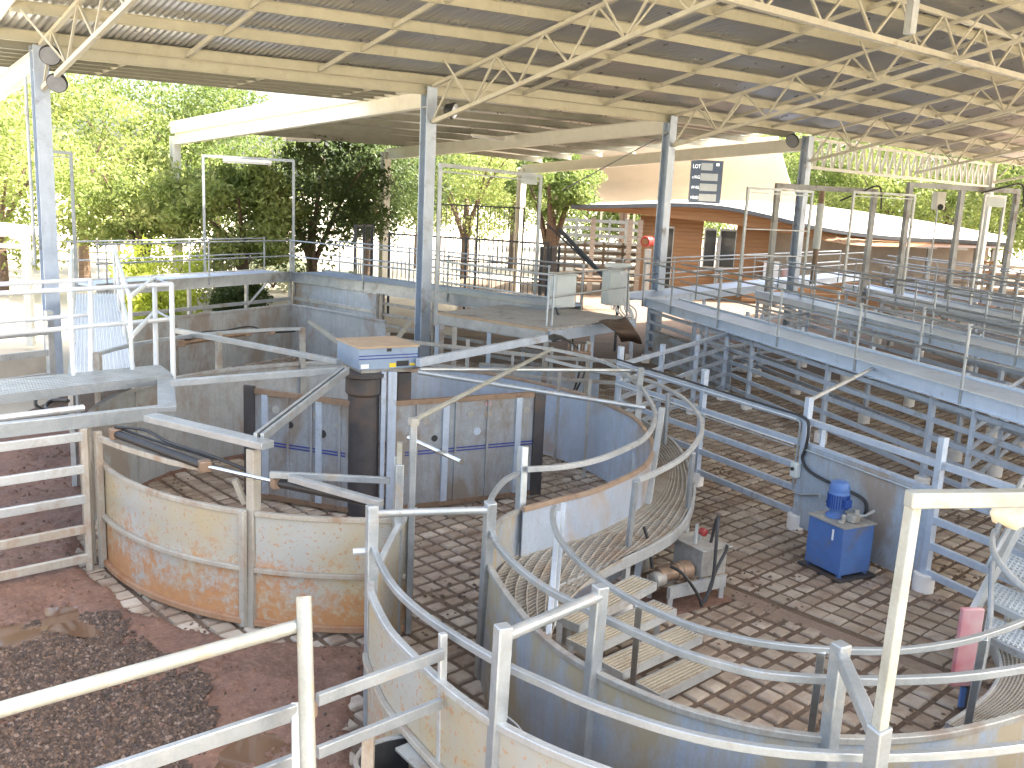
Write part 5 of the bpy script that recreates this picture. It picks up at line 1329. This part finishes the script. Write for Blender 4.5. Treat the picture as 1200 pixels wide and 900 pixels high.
# scoreboard
sc_ = thing('scoreboard', 'dark electronic scoreboard with LOT and price rows standing on the timber building', 'scoreboard', PD(826,238,DB+1.5))
s0_, s1_, s2_, s3_ = PD(807,238,DB+1.5), PD(841,239,DB+1.5), PD(846,188,DB+1.5), PD(811,187,DB+1.5)
ux = (s1_-s0_); ux.z = 0; SW = (s1_-s0_).length; ux.normalize(); SHt = s3_.z-s0_.z
lean = (s3_-s0_).dot(ux)/SHt
def sp(u, v, y=-.0): return s0_ + ux*(u*SW) + V(0,0,v*SHt) + V(0,y,0)
def plate(u0,u1,v0,v1,y,th,name,mat,parent):
    q = [sp(u0,v0,y), sp(u1,v0,y), sp(u1,v0,y+th), sp(u0,v0,y+th), sp(u0,v1,y), sp(u1,v1,y), sp(u1,v1,y+th), sp(u0,v1,y+th)]
    return MB().frame8(q).build(name, M[mat], parent, smooth=0)
M['yard_brown'] = soil('far_pen_dirt', (.20,.135,.09), (.15,.10,.065), (.26,.19,.13), .8)
M['board'] = plain('scoreboard_navy', (.025,.035,.045), (.02,.028,.036), .5)
M['display'] = plain('scoreboard_display', (.20,.20,.17), (.17,.17,.15), .3)
plate(0,1.08,0,1,0,.25,'case','board',sc_)
for k, (nm, u0, u1) in enumerate((('LOT',.33,.72),('c/KG',.33,.92),('AV KG',.33,.92),('HEAD',.33,.92))):
    v0 = .77-.235*k; plate(u0,u1,v0,v0+.165,-.02,.02,'display','display',sc_)
    cu = bpy.data.curves.new('lettering','FONT'); cu.body = nm; cu.size = .26 if k == 0 else .20; cu.extrude = .006
    to = bpy.data.objects.new('tmp', cu); COL.objects.link(to); bpy.context.view_layer.update()
    me = bpy.data.meshes.new_from_object(to.evaluated_get(bpy.context.evaluated_depsgraph_get())); bpy.data.objects.remove(to)
    lo_ = bpy.data.objects.new('lettering', me); COL.objects.link(lo_); me.materials.clear(); me.materials.append(M['white_lab'])
    lo_.parent = sc_; lo_.location = sp(.04, v0+.04, -.02)-LOC[sc_.name]; lo_.rotation_euler = (rad(90), 0, math.atan2(ux.y, ux.x))
    sxx = (.27*SW)/max(.01, max(v.co.x for v in me.vertices)); lo_.scale = (min(1, sxx), 1, 1)
plate(.84,.94,.88,.94,-.02,.02,'corner_mark','white_lab',sc_)
for u in (.2,.85): MB().beam(sp(u,-.15,.12), sp(u,.05,.12), .1, .1).build('support', M['old_steel'], sc_)

g = MB(); g.slab([V(-1.5,23), V(30,12), V(60,24), V(60,52), V(-3,50)], -.08, -.045); o = g.build('pen_dirt', M['yard_brown'], smooth=0); struct(o); o['label'] = 'brown dusty ground of the far pens'
# ================================================================== FAR YARDS: FENCES, TABLES, TREES
def railfence(label, pts, zs, mat, w=.09, h=.16, top=1.7, n=6, grp='weathered rail fences beyond the walkways'):
    base = []
    for a, bq in zip(pts, pts[1:]): base += [lerp(a, bq, k/n) for k in range(n)]
    base.append(pts[-1])
    return fence('rail_fence', label, base, zs, top, (.13,.13), (w,h), mat=mat, foot=False, group=grp)
railfence('many railed weathered fence nearest behind the tree trunks', [up(PD(640,290,47),0), up(PD(752,290,47.5),0)], (.4,.75,1.1,1.45,1.8,2.15), 'old_timber', top=2.35, n=5)
railfence('tall dark railed fence farther back between the tree trunks', [up(PD(655,290,58),0), up(PD(790,290,58),0)], (.5,.95,1.4,1.85,2.3,2.75,3.2), 'old_steel', .09, .2, 3.4, n=7)
railfence('weathered fence running below the right dark portal', [up(PD(1040,290,38),0), up(PD(1230,290,38),0)], (.4,.75,1.1,1.45,1.8,2.1), 'old_timber', top=2.3, n=6)
railfence('pale railed fence beyond the pens at the right edge', [up(PD(1150,290,50),0), up(PD(1330,290,47),0)], (.4,.8,1.2,1.6,2.0), 'concrete', top=2.3, n=5)
railfence('sunlit low fence beyond the left column', [up(PD(-60,290,42),0), up(PD(330,285,44),0)], (.5,.95,1.4), 'concrete', .06, .08, 1.5, n=8)
def picket(label, a, bq, z0, z1, sp_=.16, mat='picket'):
    a, bq = up(a,0), up(bq,0); r = thing('picket_fence', label, 'picket fence', a, 'dark picket fences behind the middle column'); L_ = (bq-a).length; n = int(L_/sp_)
    m = MB()
    for k in range(n+1): q = lerp(a,bq,k/n); m.tube([up(q,z0), up(q,z1)], .016, 5)
    m.build('pickets', M[mat], r)
    for z in (z0+.05, z1): MB().beam(up(a,z), up(bq,z), .05, .06).build('rail', M[mat], r)
    for t in (0,.5,1): q = lerp(a,bq,t); MB().beam(up(q,0), up(q,z1+.05), .08, .08).build('post', M[mat], r)
picket('long dark picket fence right of the middle column', PD(456,300,33), PD(642,300,31), 1.0, 2.85)
picket('taller dark picket fence farther behind the middle column', PD(505,290,40), PD(612,290,40), 1.5, 3.9, .2)
picket('short dark picket gate panel left of the middle column', PD(416,300,32), PD(436,300,33), .6, 3.1, .12)
picket('dark picket panel right of the platform goal frame', PD(634,300,31), PD(655,300,33), .8, 2.7, .14)
hs = thing('stair_rail', 'dark sloping stair handrail behind the left control box', 'handrail', PD(715,330,28))
MB().beam(PD(655,268,28), PD(725,342,27), .07, .12).build('stringer', M['picket'], hs); MB().tube([PD(640,262,28), PD(700,318,27.3)], .03, 8).build('handrail', M['picket'], hs)
MB().beam(up(PD(725,342,27),0), PD(725,342,27), .08, .08).build('post', M['picket'], hs)
for label, px, d in (('reddish picnic table left of the sloping stair rail', 655, 36), ('reddish picnic table right of the sloping stair rail', 705, 38)):
    c_ = up(PD(px,300,d), 0); r = thing('picnic_table', label, 'table', c_, 'reddish picnic tables beyond the platform')
    MB().box(c_+V(0,0,1.55), (2.0,.8,.07), .3).build('table_top', M['red_timber'] if 'red_timber' in M else M['bark'], r)
    for s in (-1,1):
        MB().box(c_+V(0,.75*s,1.2), (2.0,.28,.06), .3).build('bench', M['bark'], r)
        MB().beam(c_+V(.7*s,-.5,0), c_+V(.7*s,.3,1.5), .08, .08).build('leg', M['bark'], r); MB().beam(c_+V(.7*s,.5,0), c_+V(.7*s,-.3,1.5), .08, .08).build('leg', M['bark'], r)
rd = thing('red_drum', 'round red drum lying on its side in front of the far fences', 'drum', PD(756,283,43)); c_ = PD(756,283,43)
MB().lathe(c_, [(.22,0),(.24,.03),(.24,.3),(.21,.34),(.21,.4),(.24,.44),(.24,.7),(.22,.72)], 20, axis=(.5,1,0)).build('shell', M['red'], rd)
MB().lathe(c_-Vector((.5,1,0)).normalized()*.015, [(.15,0),(.13,.012)], 16, axis=(.5,1,0)).build('end_cap', M['timber'], rd)
MB().beam(up(c_+V(.2,.3,0),0), c_+V(.2,.3,-.35), .3, .3).build('stand', M['old_steel'], rd)
cpt = thing('carport', 'small white open carport at the far left edge', 'carport', up(PD(20,330,24),0))
a, bq = PD(-60,262,24), PD(33,272,24)
MB().beam(a, bq, 2.5, .14).build('roof', M['white_steel'], cpt); MB().beam(PD(-60,285,23.2), PD(32,289,23.2), .1, .12).build('tie_beam', M['white_steel'], cpt)
for x_ in (-40, 31): q = PD(x_,300,23.2); MB().beam(up(q,0), up(q,PD(0,270,23.2).z), .17, .17).build('post', M['white_steel'], cpt)
MB().beam(PD(12,272,23.2), PD(30,288,23.2), .07, .07).build('knee_brace', M['white_steel'], cpt)
# trees
def leafball(mb, c, rx, ry, rz, n, s, shell=.55):
    for _ in range(n):
        while True:
            p = V(random.uniform(-1,1), random.uniform(-1,1), random.uniform(-1,1))
            if shell < p.length < 1: break
        q = c + V(p.x*rx, p.y*ry, p.z*rz); k = s*random.uniform(.6,1.4)
        a = Vector((random.gauss(0,1), random.gauss(0,1), random.gauss(0,1))).normalized(); bq = a.cross(Vector((random.gauss(0,1), random.gauss(0,1), random.gauss(0,1)))).normalized()
        w = a.cross(bq)*.12*k
        mb.add([q-a*k*.5, q+bq*k*.24+w, q+a*k*.5, q-bq*k*.24+w], [(0,1,2,3)])
def tree(name, label, px, d, h, r, base=.35, leaf='leaf_mid', ncl=46, nl=120, s=.26, grp='trees beyond the yards', seed=0, lean=0.0, limbs=5, tr=.25):
    random.seed(100+seed)
    c = up(PD(px, 290, d), 0)
    rt = thing(name, label, 'tree', c, grp)
    t = MB(); top = c+V(lean*h, 0, h*.5)
    t.tube(spline([c+V(0,0,-.1), c+V(lean*h*.3,.05,h*.2), c+V(lean*h*.6,-.05,h*.36), top], 4), tr, 9, tr*.5)
    cl = MB()
    for i in range(limbs):
        a = 6.283*i/limbs+random.uniform(-.4,.4); e = c+V(math.cos(a)*r*.6+lean*h, math.sin(a)*r*.6, h*random.uniform(.55,.85))
        s0_ = c+V(lean*h*.4,0,h*random.uniform(.18,.34)); t.tube(spline([s0_, lerp(s0_,e,.5)+V(0,0,h*.06), e], 5), tr*.5, 6, tr*.12)
    t.build('trunk', M['bark'], rt)
    for i in range(ncl):
        while True:
            p = V(random.uniform(-1,1), random.uniform(-1,1), random.uniform(-1,1))
            if .35 < p.length < 1: break
        zc = h*base + (h*(1-base))*(p.z*.5+.5)
        wz = 1.0-.45*max(0,p.z)**2
        q = c+V(lean*h+p.x*r*wz, p.y*r*wz, zc); k = r*random.uniform(.18,.36)
        leafball(cl, q, k*1.15, k*1.15, k*.75, nl, s, .35)
    cl.build('crown', M[leaf], rt, smooth=0)
    return rt
T = [  # label, px, distance, height, radius, base, leaf
 ('bright leafy tree at the far left edge behind the white carport', 0, 34, 6.6, 3.6, .2, 'leaf_bright'),
 ('bright yellow green tree right behind the left column', 98, 40, 8.8, 4.2, .22, 'leaf_bright'),
 ('tall pale green tree between the left column and the pale outer column', 165, 46, 10.2, 4.6, .25, 'leaf_mid'),
 ('low bright drooping tree left of the pale outer column', 168, 34, 5.4, 2.4, .28, 'leaf_bright'),
 ('low bright drooping tree inside the view of the left goal frame', 285, 33, 5.2, 2.3, .26, 'leaf_bright'),
 ('mid green tree directly behind the left goal frame', 255, 44, 9.0, 4.2, .25, 'leaf_mid'),
 ('dark green tree right of the left goal frame', 365, 36, 6.4, 3.3, .22, 'leaf_dark'),
 ('dark green tree just left of the middle column', 430, 44, 8.0, 3.8, .25, 'leaf_dark'),
 ('light green tree visible through the platform goal frame', 545, 50, 8.4, 4.2, .25, 'leaf_bright'),
 ('darker tree behind the light one in the platform goal frame', 600, 60, 9.5, 4.2, .25, 'leaf_mid'),
 ('hazy green tree behind the middle column', 490, 56, 9.6, 4.4, .22, 'leaf_mid'),
 ('bushy tree left of the far left trees, high above the carport', -60, 48, 11, 5.2, .2, 'leaf_mid'),
]
for k, (lab, px, d, h, r, base, leaf) in enumerate(T): tree('tree', lab, px, d, h, r, base, leaf, seed=k, ncl=56 if d > 36 else 50, nl=190, s=.20)
tree('tree', 'forked brown trunk tree between the platform frame and the timber building', 645, 45, 7.0, 2.0, .50, 'leaf_mid', 40, 170, .22, seed=31, limbs=4, tr=.42)
tree('tree', 'brown leaning tree trunk standing among the far fences near the red drum', 728, 69, 10.0, 2.6, .68, 'leaf_mid', 34, 100, .24, seed=32, limbs=4, tr=.4, lean=.03)
for k, (lab, px, d, h, r, leaf) in enumerate((('tall green tree right behind the cream stand roof', 965, 86, 13, 5.5, 'leaf_mid'), ('tall bright tree above the curved roof left of the right portal', 1035, 80, 12, 5.4, 'leaf_bright'), ('tall dark green tree seen through the right portal', 1105, 82, 12.4, 5.6, 'leaf_mid'), ('bright green tree at the far right edge', 1180, 74, 12.5, 5.6, 'leaf_bright'), ('pale tree behind the lattice girder beside the far right column', 915, 96, 14, 6, 'leaf_bright'), ('green tree showing through the scallops behind the scoreboard', 780, 84, 6.5, 6, 'leaf_mid'), ('green tree showing below the left end of the cream stand roof', 700, 84, 7.5, 6, 'leaf_mid'), ('tree beyond the right edge behind the pale railed fence', 1250, 70, 13, 6, 'leaf_mid'))):
    tree('tree', lab, px, d, h, r, .12, leaf, 64, 170, .34, seed=50+k)
def shrub(label, px, d, h, r, leaf, seed, z0=0.0, cat='shrub'):
    random.seed(seed); c = up(PD(px,330,d), 0); rt = thing('shrub', label, cat, c, 'shrubs behind the far walkway'); cl = MB(); t = MB()
    for i in range(6):
        a = i*1.05; t.tube([c, c+V(math.cos(a)*r*.5, math.sin(a)*r*.5, h*.6)], .03, 5, .012)
    t.build('stems', M['bark'], rt)
    for i in range(26):
        a = random.uniform(0,6.28); rr_s = r*math.sqrt(random.random())*.8; zz = h*(.12+.75*random.random()*(1-.5*(rr_s/r)**2))
        leafball(cl, c+V(math.cos(a)*rr_s, math.sin(a)*rr_s, zz), r*.32, r*.32, r*.26, 110, .16, .3)
    cl.build('foliage', M[leaf], rt, smooth=0)
shrub('bright yellow green shrub behind the straight far left walkway', 188, 29, 2.75, 1.75, 'leaf_lime_lit', 1)
shrub('dark shrub below the straight far left walkway', 282, 29.5, 1.75, 1.1, 'leaf_dark', 2)
shrub('bright low shrub beside the ramp below the far left walkway', 184, 27, 1.7, 1.1, 'leaf_lime_lit', 6)
shrub('pale flowering shrub above the straight far left walkway', 262, 33, 2.3, 1.5, 'leaf_pale', 3)
shrub('pale flowering shrub left of the dark picket gate panel', 390, 31.5, 2.05, .95, 'leaf_pale', 4)
shrub('low pale shrub beyond the far walkway corner', 320, 40, 1.9, 1.6, 'leaf_pale', 5)

# ================================================================== LIGHT, SKY, CAMERA
w = bpy.data.worlds.new('World'); S.world = w; w.use_nodes = True; nt = w.node_tree
sky = nt.nodes.new('ShaderNodeTexSky'); sky.sky_type = 'NISHITA'; sky.sun_disc = False
SE, SA = rad(47), rad(90)
sky.sun_elevation = SE; sky.sun_rotation = SA; sky.air_density = 1.0; sky.dust_density = 6.0; sky.ozone_density = .4
hs = nt.nodes.new('ShaderNodeHueSaturation'); hs.inputs['Saturation'].default_value = .78; nt.links.new(sky.outputs[0], hs.inputs['Color']); nt.links.new(hs.outputs[0], nt.nodes['Background'].inputs['Color']); nt.nodes['Background'].inputs['Strength'].default_value = .15
sd = bpy.data.lights.new('sun', 'SUN'); sd.energy = 4.5; sd.angle = rad(.5); sd.color = (1, .95, .86)
so = bpy.data.objects.new('sun', sd); COL.objects.link(so)
sv = Vector((math.cos(SE)*math.sin(SA), math.cos(SE)*math.cos(SA), math.sin(SE)))
so.rotation_euler = sv.to_track_quat('Z', 'Y').to_euler(); so.location = (0,0,60)
cd_ = bpy.data.cameras.new('camera'); co_ = bpy.data.objects.new('camera', cd_); COL.objects.link(co_)
cd_.sensor_width = 36; cd_.lens = FPX/1200*36; cd_.clip_end = 3000; cd_.clip_start = .05
co_.matrix_world = Matrix(((RT.x, UP.x, -FW.x, CAM.x), (RT.y, UP.y, -FW.y, CAM.y), (RT.z, UP.z, -FW.z, CAM.z), (0,0,0,1)))
S.camera = co_
S.view_settings.view_transform = 'Standard'; S.view_settings.look = 'None'; S.view_settings.gamma = 1; S.view_settings.exposure = 2.6
S.cycles.max_bounces = 8; S.cycles.diffuse_bounces = 5; S.cycles.use_denoising = True
